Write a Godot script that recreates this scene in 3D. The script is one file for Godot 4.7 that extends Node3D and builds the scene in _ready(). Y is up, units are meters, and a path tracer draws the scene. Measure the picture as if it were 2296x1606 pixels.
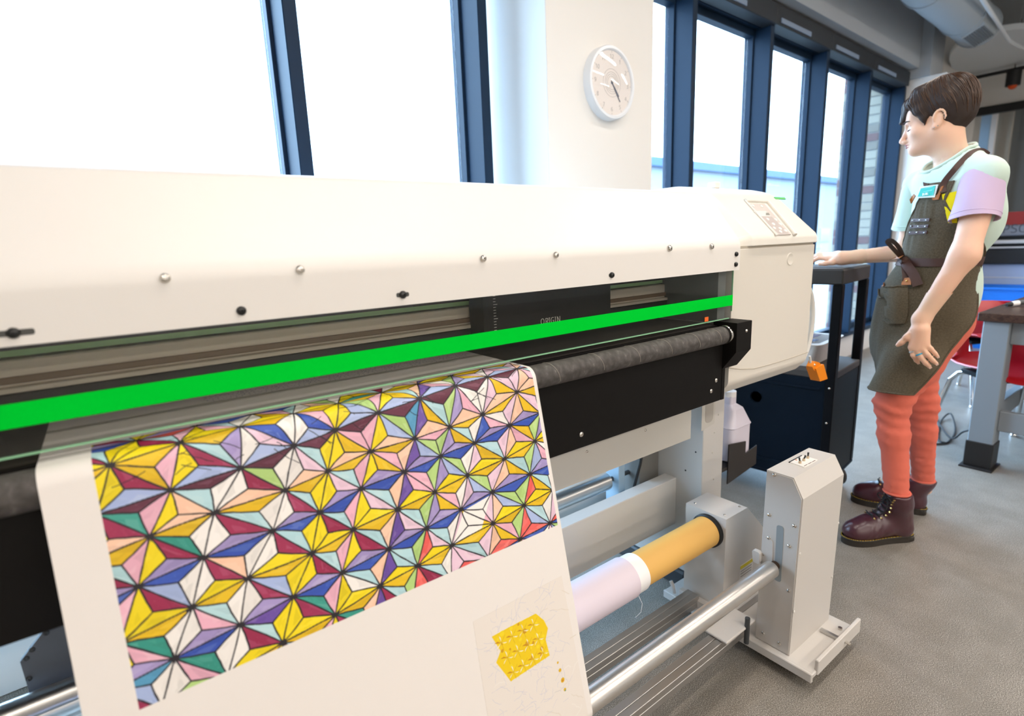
extends Node3D
# ---------------------------------------------------------------- camera constants (fitted to the photograph, 2296 x 1606)
const EYE := Vector3(0, 1.18, 0)
const FOCAL := 1220.0
var R := Vector3.RIGHT
var U := Vector3.UP
var W := Vector3.FORWARD
var mats := {}
var taken := {}
var rng := RandomNumberGenerator.new()

func aim() -> void:
	var pitch := deg_to_rad(11.7); var roll := deg_to_rad(2.3); var yaw := deg_to_rad(53.5)
	var fw := Vector3(cos(yaw), 0, -sin(yaw)); var rt := Vector3(sin(yaw), 0, cos(yaw))
	var u2 := Vector3.UP * cos(pitch) + fw * sin(pitch)
	W = fw * cos(pitch) - Vector3.UP * sin(pitch)
	R = rt * cos(roll) - u2 * sin(roll)
	U = rt * sin(roll) + u2 * cos(roll)

func ray(u: float, v: float) -> Vector3:
	return R * ((u - 1148.0) / FOCAL) - U * ((v - 803.0) / FOCAL) + W
func on_z(u: float, v: float, z: float) -> Vector3:
	var d := ray(u, v); return EYE + d * (z / d.z)
func on_x(u: float, v: float, x: float) -> Vector3:
	var d := ray(u, v); return EYE + d * (x / d.x)
func on_y(u: float, v: float, y: float) -> Vector3:
	var d := ray(u, v); return EYE + d * ((y - EYE.y) / d.y)
func on_plane(u: float, v: float, p: Vector3, n: Vector3) -> Vector3:
	var d := ray(u, v); return EYE + d * ((p - EYE).dot(n) / d.dot(n))

# ---------------------------------------------------------------- mesh helpers: counter-clockwise triangles seen from outside
class G:
	var t := PackedVector3Array()
	func tri(a: Vector3, b: Vector3, c: Vector3) -> void:
		t.append(a); t.append(b); t.append(c)
	func quad(a: Vector3, b: Vector3, c: Vector3, d: Vector3) -> void:
		tri(a, b, c); tri(a, c, d)
	func box(lo: Vector3, hi: Vector3, bev := 0.0) -> G:
		return obox(Transform3D(Basis(), (lo + hi) * 0.5), hi - lo, bev)
	# a box of the given size about an origin, edges chamfered by bev
	func obox(x: Transform3D, size: Vector3, bev := 0.0) -> G:
		var h := size * 0.5
		bev = minf(bev, minf(h.x, minf(h.y, h.z)) * 0.9)
		var i := h - Vector3.ONE * bev
		for axis in 3:
			for s in [-1.0, 1.0]:
				var n := Vector3.ZERO; n[axis] = s
				var u := Vector3.ZERO; u[(axis + 1) % 3] = 1.0
				var v := Vector3.ZERO; v[(axis + 2) % 3] = 1.0
				var c: Vector3 = n * h[axis]; var a: Vector3 = u * i[(axis + 1) % 3]; var b: Vector3 = v * i[(axis + 2) % 3]
				if s > 0: quad(x * (c - a - b), x * (c + a - b), x * (c + a + b), x * (c - a + b))
				else: quad(x * (c - a - b), x * (c - a + b), x * (c + a + b), x * (c + a - b))
		if bev <= 0.0: return self
		for axis in 3:
			var p := (axis + 1) % 3; var q := (axis + 2) % 3
			for sp in [-1.0, 1.0]:
				for sq in [-1.0, 1.0]:
					var e := Vector3.ZERO; e[axis] = i[axis]
					var f1 := Vector3.ZERO; f1[p] = sp * h[p]; f1[q] = sq * i[q]
					var f2 := Vector3.ZERO; f2[p] = sp * i[p]; f2[q] = sq * h[q]
					if sp * sq > 0: quad(x * (f1 - e), x * (f2 - e), x * (f2 + e), x * (f1 + e))
					else: quad(x * (f1 - e), x * (f1 + e), x * (f2 + e), x * (f2 - e))
		for sx in [-1.0, 1.0]:
			for sy in [-1.0, 1.0]:
				for sz in [-1.0, 1.0]:
					var a := Vector3(sx * h.x, sy * i.y, sz * i.z); var b := Vector3(sx * i.x, sy * h.y, sz * i.z); var c := Vector3(sx * i.x, sy * i.y, sz * h.z)
					if sx * sy * sz > 0: tri(x * a, x * b, x * c)
					else: tri(x * a, x * c, x * b)
		return self
	# polygon (u, v) swept by `along`; u x v should point against `along`
	func prism(pts: PackedVector2Array, o: Vector3, u: Vector3, v: Vector3, along: Vector3) -> G:
		var area := 0.0
		for k in pts.size():
			var p := pts[k]; var q := pts[(k + 1) % pts.size()]; area += p.cross(q)
		var poly := pts.duplicate()
		if area < 0: poly.reverse()
		var flip := u.cross(v).dot(along) > 0
		var idx := Geometry2D.triangulate_polygon(poly)
		var w: Array[Vector3] = []
		for p in poly: w.append(o + u * p.x + v * p.y)
		for k in range(0, idx.size(), 3):
			var a := w[idx[k]]; var b := w[idx[k + 1]]; var c := w[idx[k + 2]]
			var up := (b - a).cross(c - a).dot(along) > 0
			if up: tri(a + along, b + along, c + along); tri(a, c, b)
			else: tri(a, b, c); tri(a + along, c + along, b + along)
		for k in w.size():
			var a := w[k]; var b := w[(k + 1) % w.size()]
			if flip: quad(a, b, b + along, a + along)
			else: quad(b, a, a + along, b + along)
		return self
	func xprism(yz: PackedVector2Array, x0: float, x1: float) -> G:
		return prism(yz, Vector3(x0, 0, 0), Vector3.UP, Vector3.BACK, Vector3(x1 - x0, 0, 0))
	static func frame(d: Vector3) -> Basis:
		var n := d.normalized(); var a := Vector3.UP if absf(n.y) < 0.9 else Vector3.RIGHT
		var x := a.cross(n).normalized()
		return Basis(x, n.cross(x), n)
	# profile of (radius, height) turned about `axis`
	func lathe(prof: PackedVector2Array, o: Vector3, axis: Vector3, seg := 20) -> G:
		var b := frame(axis)
		for k in seg:
			var a0 := TAU * k / seg; var a1 := TAU * (k + 1) / seg
			var d0 := b.x * cos(a0) + b.y * sin(a0); var d1 := b.x * cos(a1) + b.y * sin(a1)
			for j in prof.size() - 1:
				var p := prof[j]; var q := prof[j + 1]
				var A := o + d0 * p.x + b.z * p.y; var B := o + d1 * p.x + b.z * p.y; var C := o + d1 * q.x + b.z * q.y; var D := o + d0 * q.x + b.z * q.y
				if p.x > 1e-6: tri(A, B, C)
				if q.x > 1e-6: tri(A, C, D)
		return self
	func cyl(a: Vector3, b: Vector3, r0: float, r1 := -1.0, seg := 20) -> G:
		if r1 < 0: r1 = r0
		return lathe(PackedVector2Array([Vector2(0, 0), Vector2(r0, 0), Vector2(r1, (b - a).length()), Vector2(0, (b - a).length())]), a, b - a, seg)
	func dome(o: Vector3, n: Vector3, r: float, h: float, seg := 14) -> G:
		var p := PackedVector2Array([Vector2(r, 0)])
		for k in range(1, 5): p.append(Vector2(r * cos(PI / 8 * k), h * sin(PI / 8 * k)))
		return lathe(p, o, n, seg)
	func ball(o: Vector3, r: float, seg := 14) -> G:
		var p := PackedVector2Array()
		for k in 9: p.append(Vector2(r * sin(PI * k / 8), -r * cos(PI * k / 8)))
		return lathe(p, o, Vector3.UP, seg)
	# round bar along a path; radii may be one value or one per point
	func tube(path: Array, r, seg := 10, caps := true) -> G:
		var rings := []
		var b := frame(path[1] - path[0])
		for k in path.size():
			var d: Vector3 = (path[mini(k + 1, path.size() - 1)] - path[maxi(k - 1, 0)]).normalized()
			var x := (b.x - d * b.x.dot(d)).normalized(); b = Basis(x, d.cross(x), d)
			var rr: float = r[k] if r is Array else r
			var ring := PackedVector3Array()
			for s in seg: ring.append(path[k] + (b.x * cos(TAU * s / seg) + b.y * sin(TAU * s / seg)) * rr)
			rings.append(ring)
		return loft(rings, caps)
	func loft(rings: Array, caps := true, closed := true) -> G:
		var n: int = rings[0].size()
		for k in rings.size() - 1:
			for s in (n if closed else n - 1):
				var e := (s + 1) % n
				quad(rings[k][s], rings[k][e], rings[k + 1][e], rings[k + 1][s])
		if caps:
			for e in [0, rings.size() - 1]:
				var c := Vector3.ZERO
				for p in rings[e]: c += p
				c /= n
				for s in n:
					if e == 0: tri(c, rings[e][(s + 1) % n], rings[e][s])
					else: tri(c, rings[e][s], rings[e][(s + 1) % n])
		return self
	# an open sheet of points grid[row][col], given a thickness along its normals
	func sheet(grid: Array, thick: float) -> G:
		var nr := grid.size(); var nc: int = grid[0].size()
		var back := []
		for i in nr:
			var row := PackedVector3Array()
			for j in nc:
				var du: Vector3 = grid[mini(i + 1, nr - 1)][j] - grid[maxi(i - 1, 0)][j]
				var dv: Vector3 = grid[i][mini(j + 1, nc - 1)] - grid[i][maxi(j - 1, 0)]
				row.append(grid[i][j] - dv.cross(du).normalized() * thick)
			back.append(row)
		for i in nr - 1:
			for j in nc - 1:
				quad(grid[i][j], grid[i][j + 1], grid[i + 1][j + 1], grid[i + 1][j])
				quad(back[i][j], back[i + 1][j], back[i + 1][j + 1], back[i][j + 1])
		for i in nr - 1:
			quad(grid[i][0], grid[i + 1][0], back[i + 1][0], back[i][0])
			quad(grid[i + 1][nc - 1], grid[i][nc - 1], back[i][nc - 1], back[i + 1][nc - 1])
		for j in nc - 1:
			quad(grid[0][j + 1], grid[0][j], back[0][j], back[0][j + 1])
			quad(grid[nr - 1][j], grid[nr - 1][j + 1], back[nr - 1][j + 1], back[nr - 1][j])
		return self

func g() -> G: return G.new()

func rounded(pts: Array, r, n := 5) -> PackedVector2Array:
	var out := PackedVector2Array()
	for k in pts.size():
		var p: Vector2 = pts[k]; var a: Vector2 = pts[(k + pts.size() - 1) % pts.size()]; var b: Vector2 = pts[(k + 1) % pts.size()]
		var rr: float = r[k] if r is Array else r
		rr = minf(rr, minf((a - p).length(), (b - p).length()) * 0.45)
		if rr < 1e-5: out.append(p); continue
		var s := p + (a - p).normalized() * rr; var e := p + (b - p).normalized() * rr
		for j in n + 1:
			var t := float(j) / n
			out.append(s.lerp(p, t).lerp(p.lerp(e, t), t))
	return out

func numbered(called: String, parent: Node) -> String:
	var key := str(parent.get_instance_id()) + called
	var n: int = taken.get(key, 0); taken[key] = n + 1
	return called if n == 0 else "%s_%03d" % [called, n]

func put(n: Node, called: String, parent: Node = self) -> Node:
	n.name = numbered(called, parent); parent.add_child(n, true); return n

# triangles -> mesh with normals smoothed across edges flatter than `angle` degrees
func bake(t: PackedVector3Array, angle := 35.0) -> ArrayMesh:
	var nf := t.size() / 3
	var fn := PackedVector3Array(); fn.resize(nf)
	for f in nf: fn[f] = (t[3 * f + 1] - t[3 * f]).cross(t[3 * f + 2] - t[3 * f])
	var verts := PackedVector3Array(); verts.resize(nf * 3)
	var norms := PackedVector3Array(); norms.resize(nf * 3)
	var near := {}
	if angle > 0:
		for k in t.size():
			var key := Vector3i((t[k] * 20000.0).round())
			if near.has(key): near[key].append(k / 3)
			else: near[key] = [k / 3]
	var lim := cos(deg_to_rad(angle))
	var w := 0
	for f in nf:
		var n0 := fn[f].normalized()
		if n0 == Vector3.ZERO: continue
		for c in [0, 2, 1]:
			var p := t[3 * f + c]
			var n := n0
			if angle > 0:
				n = Vector3.ZERO
				for o in near[Vector3i((p * 20000.0).round())]:
					if fn[o].normalized().dot(n0) > lim: n += fn[o]
				n = n.normalized() if n.length() > 0 else n0
			verts[w] = p; norms[w] = n; w += 1
	verts.resize(w); norms.resize(w)
	var arr := []; arr.resize(Mesh.ARRAY_MAX)
	arr[Mesh.ARRAY_VERTEX] = verts; arr[Mesh.ARRAY_NORMAL] = norms
	var m := ArrayMesh.new(); m.add_surface_from_arrays(Mesh.PRIMITIVE_TRIANGLES, arr)
	return m

func obj(called: String, b: G, m: Material, parent: Node = self, angle := 35.0) -> MeshInstance3D:
	var o := MeshInstance3D.new(); o.mesh = bake(b.t, angle); o.material_override = m
	put(o, called, parent); return o

func tag(o: Node, label: String, category: String, group := "") -> Node:
	o.set_meta("label", label); o.set_meta("category", category)
	if group: o.set_meta("group", group)
	return o
func thing(called: String, label: String, category: String, at := Vector3.ZERO, group := "") -> Node3D:
	var o := Node3D.new(); o.position = at; put(o, called); tag(o, label, category, group); return o
func struct(called: String, b: G, m: Material, parent: Node = self, angle := 35.0) -> MeshInstance3D:
	var o := obj(called, b, m, parent, angle)
	if parent == self: o.set_meta("kind", "structure")
	return o
# moves what was built in world coordinates under a thing that has a place of its own
func local(b: G, o: Node3D) -> G:
	var x := o.transform.affine_inverse()
	for k in b.t.size(): b.t[k] = x * b.t[k]
	return b

func mat(called: String, c: Color, rough := 0.6, metal := 0.0) -> StandardMaterial3D:
	if mats.has(called): return mats[called]
	var m := StandardMaterial3D.new(); m.albedo_color = c; m.roughness = rough; m.metallic = metal
	mats[called] = m; return m
func noise_tex(freq: float, seed_: int, cols: Array, offs: Array, size := 512, kind := FastNoiseLite.TYPE_SIMPLEX_SMOOTH, oct := 4) -> NoiseTexture2D:
	var n := FastNoiseLite.new(); n.noise_type = kind; n.frequency = freq; n.seed = seed_; n.fractal_octaves = oct
	var gr := Gradient.new(); gr.offsets = PackedFloat32Array(offs); gr.colors = PackedColorArray(cols)
	var t := NoiseTexture2D.new(); t.width = size; t.height = size; t.seamless = true; t.noise = n; t.color_ramp = gr
	return t
func noise_normal(freq: float, seed_: int, strength: float, size := 512, oct := 3) -> NoiseTexture2D:
	var n := FastNoiseLite.new(); n.frequency = freq; n.seed = seed_; n.fractal_octaves = oct
	var t := NoiseTexture2D.new(); t.width = size; t.height = size; t.seamless = true; t.noise = n; t.as_normal_map = true; t.bump_strength = strength
	return t

var wall_frame := Transform3D()          # x along the window wall, y up, z into the room
func wp(s: float, y: float, d: float) -> Vector3: return wall_frame * Vector3(s, y, d)
func wbox(b: G, s0: float, s1: float, y0: float, y1: float, d0: float, d1: float, bev := 0.0) -> G:
	return b.obox(wall_frame * Transform3D(Basis(), Vector3((s0 + s1) / 2, (y0 + y1) / 2, (d0 + d1) / 2)), Vector3(s1 - s0, y1 - y0, d1 - d0), bev)

func _ready() -> void:
	rng.seed = 7
	aim()
	# ---- camera
	var cam := Camera3D.new(); cam.name = "camera"; cam.keep_aspect = Camera3D.KEEP_HEIGHT
	cam.fov = rad_to_deg(2.0 * atan(803.0 / FOCAL)); cam.near = 0.02; cam.far = 300.0
	cam.transform = Transform3D(Basis(R, U, -W), EYE)
	var att := CameraAttributesPhysical.new()
	att.frustum_focal_length = 12.0 * FOCAL / 803.0; att.frustum_focus_distance = 1.3; att.exposure_aperture = 2.8
	cam.attributes = att
	add_child(cam); cam.current = true
	# ---- sky (an even overcast), exposure
	var env := Environment.new()
	env.tonemap_mode = Environment.TONE_MAPPER_LINEAR; env.tonemap_exposure = 1.07
	env.sdfgi_enabled = true; env.ssao_enabled = true; env.ssil_enabled = true
	env.background_mode = Environment.BG_SKY
	var sm := ProceduralSkyMaterial.new()
	sm.sky_top_color = Color(0.71, 0.86, 1.0); sm.sky_horizon_color = Color(0.74, 0.88, 1.0); sm.sky_energy_multiplier = 3.2
	sm.ground_bottom_color = Color(0.55, 0.58, 0.6); sm.ground_horizon_color = Color(0.7, 0.74, 0.78)
	var sky := Sky.new(); sky.sky_material = sm; env.sky = sky
	var we := WorldEnvironment.new(); we.name = "environment"; we.environment = env; add_child(we)
	var a := deg_to_rad(2.6)
	var n := Vector3(sin(a), 0, cos(a))
	wall_frame = Transform3D(Basis(Vector3(cos(a), 0, -sin(a)), Vector3.UP, n), n * (-2.0 * cos(a)))
	lamps()
	room()
	outside()
	printer()
	take_up()
	media()
	cart()
	clip_and_bottle()
	furniture()
	clock()
	background()
	person()

const WARM := Color(1.0, 0.957, 0.91)
func lamps() -> void:
	var glow := mat("lamp_diffuser", Color.WHITE, 0.5); glow.emission_enabled = true; glow.emission = WARM; glow.emission_energy_multiplier = 2.2
	var shell := mat("lamp_shell", Color("d8d8d6"), 0.5)
	for p in [Vector2(0.9, -0.35), Vector2(3.2, -0.4), Vector2(5.6, -0.3), Vector2(0.9, 1.2), Vector2(3.2, 1.2), Vector2(5.6, 1.2), Vector2(-1.4, 3.3), Vector2(0.9, 3.3), Vector2(3.2, 3.3), Vector2(5.6, 3.3), Vector2(-1.4, 6.3), Vector2(0.9, 6.3), Vector2(3.2, 6.3), Vector2(11.0, -0.9)]:  # last one, in the next room, is added to brighten the boards there
		var o := thing("ceiling_lamp", "long white linear lamp hung under the ceiling", "lamp", Vector3(p.x, 3.05, p.y), "linear ceiling lamps")
		obj("housing", g().box(Vector3(-0.75, 0.0, -0.09), Vector3(0.75, 0.06, 0.09), 0.006), shell, o)
		obj("diffuser", g().box(Vector3(-0.74, -0.012, -0.08), Vector3(0.74, -0.001, 0.08), 0.002), glow, o)
		for s in [-0.6, 0.6]: obj("hanger", g().cyl(Vector3(s, 0.06, 0), Vector3(s, 0.44, 0), 0.004, -1.0, 8), shell, o)
		var l := AreaLight3D.new(); l.area_size = Vector2(1.48, 0.16); l.light_color = WARM; l.light_energy = 2.1 if p.y < 1.5 else (4.0 if p.y < 5.0 else 7.0)
		l.rotation = Vector3(-PI / 2, 0, 0); l.position = Vector3(0, -0.02, 0); l.shadow_enabled = true
		l.name = "lamp_light"; o.add_child(l, true)

func floor_material() -> StandardMaterial3D:
	var m := mat("floor_concrete", Color.WHITE, 0.42)
	m.albedo_texture = noise_tex(0.16, 3, [Color("514c46"), Color("79736b"), Color("878178"), Color("958e85"), Color("b9b2a8"), Color("e0dad0")], [0.08, 0.34, 0.5, 0.64, 0.80, 0.93], 1024, FastNoiseLite.TYPE_SIMPLEX, 3)
	m.uv1_triplanar = true; m.uv1_world_triplanar = true; m.uv1_scale = Vector3.ONE * 1.6
	m.detail_enabled = true; m.detail_blend_mode = BaseMaterial3D.BLEND_MODE_MUL
	m.detail_albedo = noise_tex(0.008, 9, [Color(0.93, 0.93, 0.925), Color(1, 1, 1)], [0.2, 0.8], 512)
	m.detail_uv_layer = BaseMaterial3D.DETAIL_UV_1
	m.metallic_specular = 0.5
	return m

func room() -> void:
	var white := mat("wall_paint", Color("e9e6e1"), 0.8)
	var grey := mat("concrete_paint", Color("a6abaf"), 0.85)
	var metal := mat("window_frame", Color("14283c"), 0.5); metal.metallic_specular = 0.3
	var dark := mat("blind_box", Color("1c2126"), 0.6)
	struct("floor", wbox(g(), -4.6, 9.8, -0.12, 0.0, -0.02, 9.6), floor_material())
	struct("ceiling", wbox(g(), -4.6, 9.8, 3.5, 3.62, -0.3, 9.6), grey)
	struct("wall_left", wbox(g(), -4.72, -4.6, 0, 3.5, -0.3, 9.6), white)
	struct("wall_front", wbox(g(), -4.6, 9.8, 0, 3.5, 9.6, 9.72), white)
	# window wall: low parapet, head beam, pier
	struct("wall_window", wbox(g(), -4.6, 6.49, 0, 0.22, -0.16, 0.06, 0.004), white)
	struct("wall_window_left", wbox(g(), -4.6, -1.2, 0.22, 2.64, -0.16, 0.03), white)
	struct("trim_sill", wbox(g(), -1.2, 6.49, 0.22, 0.262, -0.16, 0.10, 0.006), metal)
	struct("trim_beam", wbox(g(), -4.6, 6.49, 2.64, 3.5, -0.2, 0.21), grey)
	struct("wall_pier", wbox(g(), 6.49, 6.78, 0, 2.56, -0.04, 0.42), white)
	struct("trim_crossbeam", wbox(g(), 6.45, 6.82, 2.56, 3.5, -0.04, 0.30), grey)
	struct("wall_window_far", wbox(g(), 6.78, 9.8, 0, 3.5, -0.2, -0.02), white)
	struct("trim_head", wbox(g(), -1.2, 6.49, 2.5, 2.64, -0.1, 0.05), metal)
	var col := struct("wall_column", wbox(g(), 1.573, 2.242, 0, 3.5, -0.05, 0.345, 0.003), white)
	col.set_meta("label", "white painted column carrying the wall clock")
	# blinds rolled up in their boxes over each pane
	var ss := [-1.2, -0.25, 0.664, 1.42, 2.891, 3.776, 4.65, 5.535, 6.42]
	for k in ss.size():
		var s: float = ss[k]
		struct("trim_mullion", wbox(wbox(g(), s, s + 0.045, 0.262, 2.5, -0.02, 0.125, 0.003), s - 0.012, s + 0.057, 0.262, 2.5, -0.05, 0.012, 0.002), metal)
	for k in ss.size() - 1:
		var s0: float = ss[k] + 0.057; var s1: float = ss[k + 1] - 0.012
		if k == 3: s1 = 1.575
		var w := Node3D.new(); put(w, "window_%d" % (k + 1)); w.set_meta("kind", "structure")
		obj("window_pane", wbox(g(), s0, s1, 0.262, 2.5, -0.03, -0.022), pane_mat(), w)
		obj("window_frame", wbox(wbox(g(), s0, s1, 0.262, 0.31, -0.04, 0.02, 0.003), s0, s1, 2.455, 2.5, -0.04, 0.02, 0.003), metal, w)
	var w2 := Node3D.new(); put(w2, "window_9"); w2.set_meta("kind", "structure")
	obj("window_pane", wbox(g(), 2.24, 2.879, 0.262, 2.5, -0.03, -0.022), pane_mat(), w2)
	obj("window_frame", wbox(wbox(g(), 2.24, 2.879, 0.262, 0.31, -0.04, 0.02, 0.003), 2.24, 2.879, 2.455, 2.5, -0.04, 0.02, 0.003), metal, w2)
	var slot := mat("blind_tab", Color("7f8fa4"), 0.6)
	for k in range(4, 8):
		var s0: float = ss[k] + 0.05; var s1: float = (ss[k + 1] if k < 8 else 6.48) - 0.01
		var bl := tag(thing("roller_blind", "black roller blind box above the %s tall pane after the clock column" % ["first", "second", "third", "fourth", "fifth"][k - 4], "blind", wp((s0 + s1) / 2, 2.5, 0.1)), "black roller blind box above the %s tall pane after the clock column" % ["first", "second", "third", "fourth", "fifth"][k - 4], "blind", "roller blind boxes")
		obj("blind_box", local(wbox(g(), s0 - 0.03, s1 + 0.03, 2.5, 2.62, 0.055, 0.15, 0.004), bl), dark, bl)
		obj("bottom_bar", local(wbox(g(), s0 + 0.02, s0 + 0.46, 2.515, 2.545, 0.15, 0.158, 0.002), bl), slot, bl)
	# far end of the room: glazed partition
	struct("wall_back", wbox(wbox(wbox(g(), 9.8, 9.95, 0, 0.05, -0.3, 9.6), 9.8, 9.95, 2.70, 3.5, -0.3, 9.6), 9.8, 9.95, 0, 2.70, 3.4, 9.6), white)
	struct("floor_next_room", wbox(g(), 9.95, 12.2, -0.12, 0.0, -0.3, 9.6), floor_material())
	struct("wall_next_room", wbox(g(), 12.2, 12.3, 0, 3.5, -0.3, 9.6), mat("next_room", Color("8a8378"), 0.8))
	struct("wall_next_room_side", wbox(wbox(g(), 9.8, 12.3, 0, 3.5, -0.42, -0.3), 9.95, 12.3, 0, 3.5, 9.6, 9.7), white)
	struct("ceiling_next_room", wbox(g(), 9.95, 12.3, 3.5, 3.6, -0.3, 9.6), grey)
	var p := Node3D.new(); put(p, "window_10"); p.set_meta("kind", "structure")
	var blk := mat("partition_frame", Color("15161a"), 0.5)
	obj("frame_head", wbox(g(), 9.74, 9.84, 2.62, 2.72, -0.05, 3.4, 0.004), blk, p)
	obj("frame_sill", wbox(g(), 9.74, 9.84, 0.0, 0.08, -0.05, 3.4, 0.004), blk, p)
	for d in [1.2, 2.4, 3.36]: obj("frame_post", wbox(g(), 9.75, 9.83, 0.08, 2.62, d, d + 0.04, 0.003), blk, p)
	for d in [[-0.05, 1.2], [1.24, 2.4], [2.44, 3.36]]: obj("pane", wbox(g(), 9.78, 9.788, 0.08, 2.62, d[0], d[1]), pane_mat(), p)

func pane_mat() -> StandardMaterial3D:
	var m := mat("window_glass", Color(0.9, 0.97, 1.0, 0.06), 0.02)
	m.transparency = BaseMaterial3D.TRANSPARENCY_ALPHA
	return m

func outside() -> void:
	var ground := mat("pavement", Color("7d7f80"), 0.9)
	struct("floor_outside", wbox(g(), -40, 80, -0.6, -0.5, -80, -0.25), ground)
	# low building across the street, seen over the printer through the tall panes
	var pl := wp(0, 0, -16.0); var n := wall_frame.basis.z
	var iv := wall_frame.affine_inverse()
	var a := iv * on_plane(1560, 409, pl, n); var b := iv * on_plane(1885, 372, pl, n)
	var ytop := (a.y + b.y) / 2; var left := (iv * on_plane(1400, 414, pl, n)).x - (b.x - 4.0)
	var o := Node3D.new(); put(o, "street_building"); o.transform = Transform3D(wall_frame.basis, wp(b.x - 4.0, -0.5, -16.0))
	tag(o, "low pale building with dark blue roof edge across the street", "building")
	obj("facade", g().box(Vector3(left, 0, -6), Vector3(30, ytop + 0.5, 0)), mat("facade_pale", Color("868f9a"), 0.85), o)
	obj("roof_edge", g().box(Vector3(left - 0.2, ytop + 0.1, -6.2), Vector3(30.2, ytop + 0.55, 0.35), 0.02), mat("roof_blue", Color("2a4f7c"), 0.6), o)
	for k in 22:
		var x := -38.0 + 3.0 * k
		if x < left + 0.3: continue
		var w := obj("window", g().box(Vector3(x, 1.0, -0.02), Vector3(x + 1.8, 2.0, 0.06), 0.01), mat("facade_frame", Color("8d97a3"), 0.6), o)
		obj("pane", g().box(Vector3(x + 0.08, 1.08, 0.05), Vector3(x + 1.72, 1.92, 0.07)), mat("facade_glass", Color("7fa3c4"), 0.15), w)
		obj("lower_panel", g().box(Vector3(x, 0.1, -0.02), Vector3(x + 1.8, 0.85, 0.05), 0.01), mat("facade_ochre", Color("8f8771"), 0.8), o)
	# brick return beside the last pane
	var core := struct("wall_brick_return", wbox(g(), 6.565, 6.9, -0.5, 3.4, -0.46, -0.09), mat("mortar", Color("7f7b74"), 0.95))
	var tones := [mat("brick_tan", Color("857c6c"), 0.9), mat("brick_pale", Color("8f8878"), 0.9), mat("brick_red", Color("5f3f3b"), 0.9), mat("brick_grey", Color("6f675b"), 0.9)]
	rng.seed = 5
	for r in 44:
		var y0 := -0.48 + 0.085 * r
		var cuts := [-0.46, -0.34, -0.10] if r % 2 else [-0.46, -0.22, -0.10]
		for c in 2:
			var m: Material = tones[2] if r % 6 == 0 or (r % 6 == 1 and c == 0) else tones[rng.randi() % 4 if rng.randf() < 0.4 else rng.randi() % 2]
			obj("brick", wbox(g(), 6.552 + rng.randf_range(0, 0.004), 6.60, y0, y0 + 0.073, cuts[c] + 0.005, cuts[c + 1] - 0.005, 0.003), m, core)

func screw(parent: Node, at: Vector3, n: Vector3, r: float, m: Material, called := "screw", h := 0.5) -> void:
	# pan head with a cross recess
	var b := g().lathe(PackedVector2Array([Vector2(r, 0), Vector2(r, r * h * 0.4), Vector2(r * 0.8, r * h * 0.8), Vector2(r * 0.4, r * h), Vector2(r * 0.22, r * h), Vector2(r * 0.16, r * h * 0.3), Vector2(0, r * h * 0.3)]), at, n, 14)
	obj(called, b, m, parent)

func v2(a: Array) -> Array:
	var o := []
	for k in range(0, a.size(), 2): o.append(Vector2(a[k], a[k + 1]))
	return o

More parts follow.
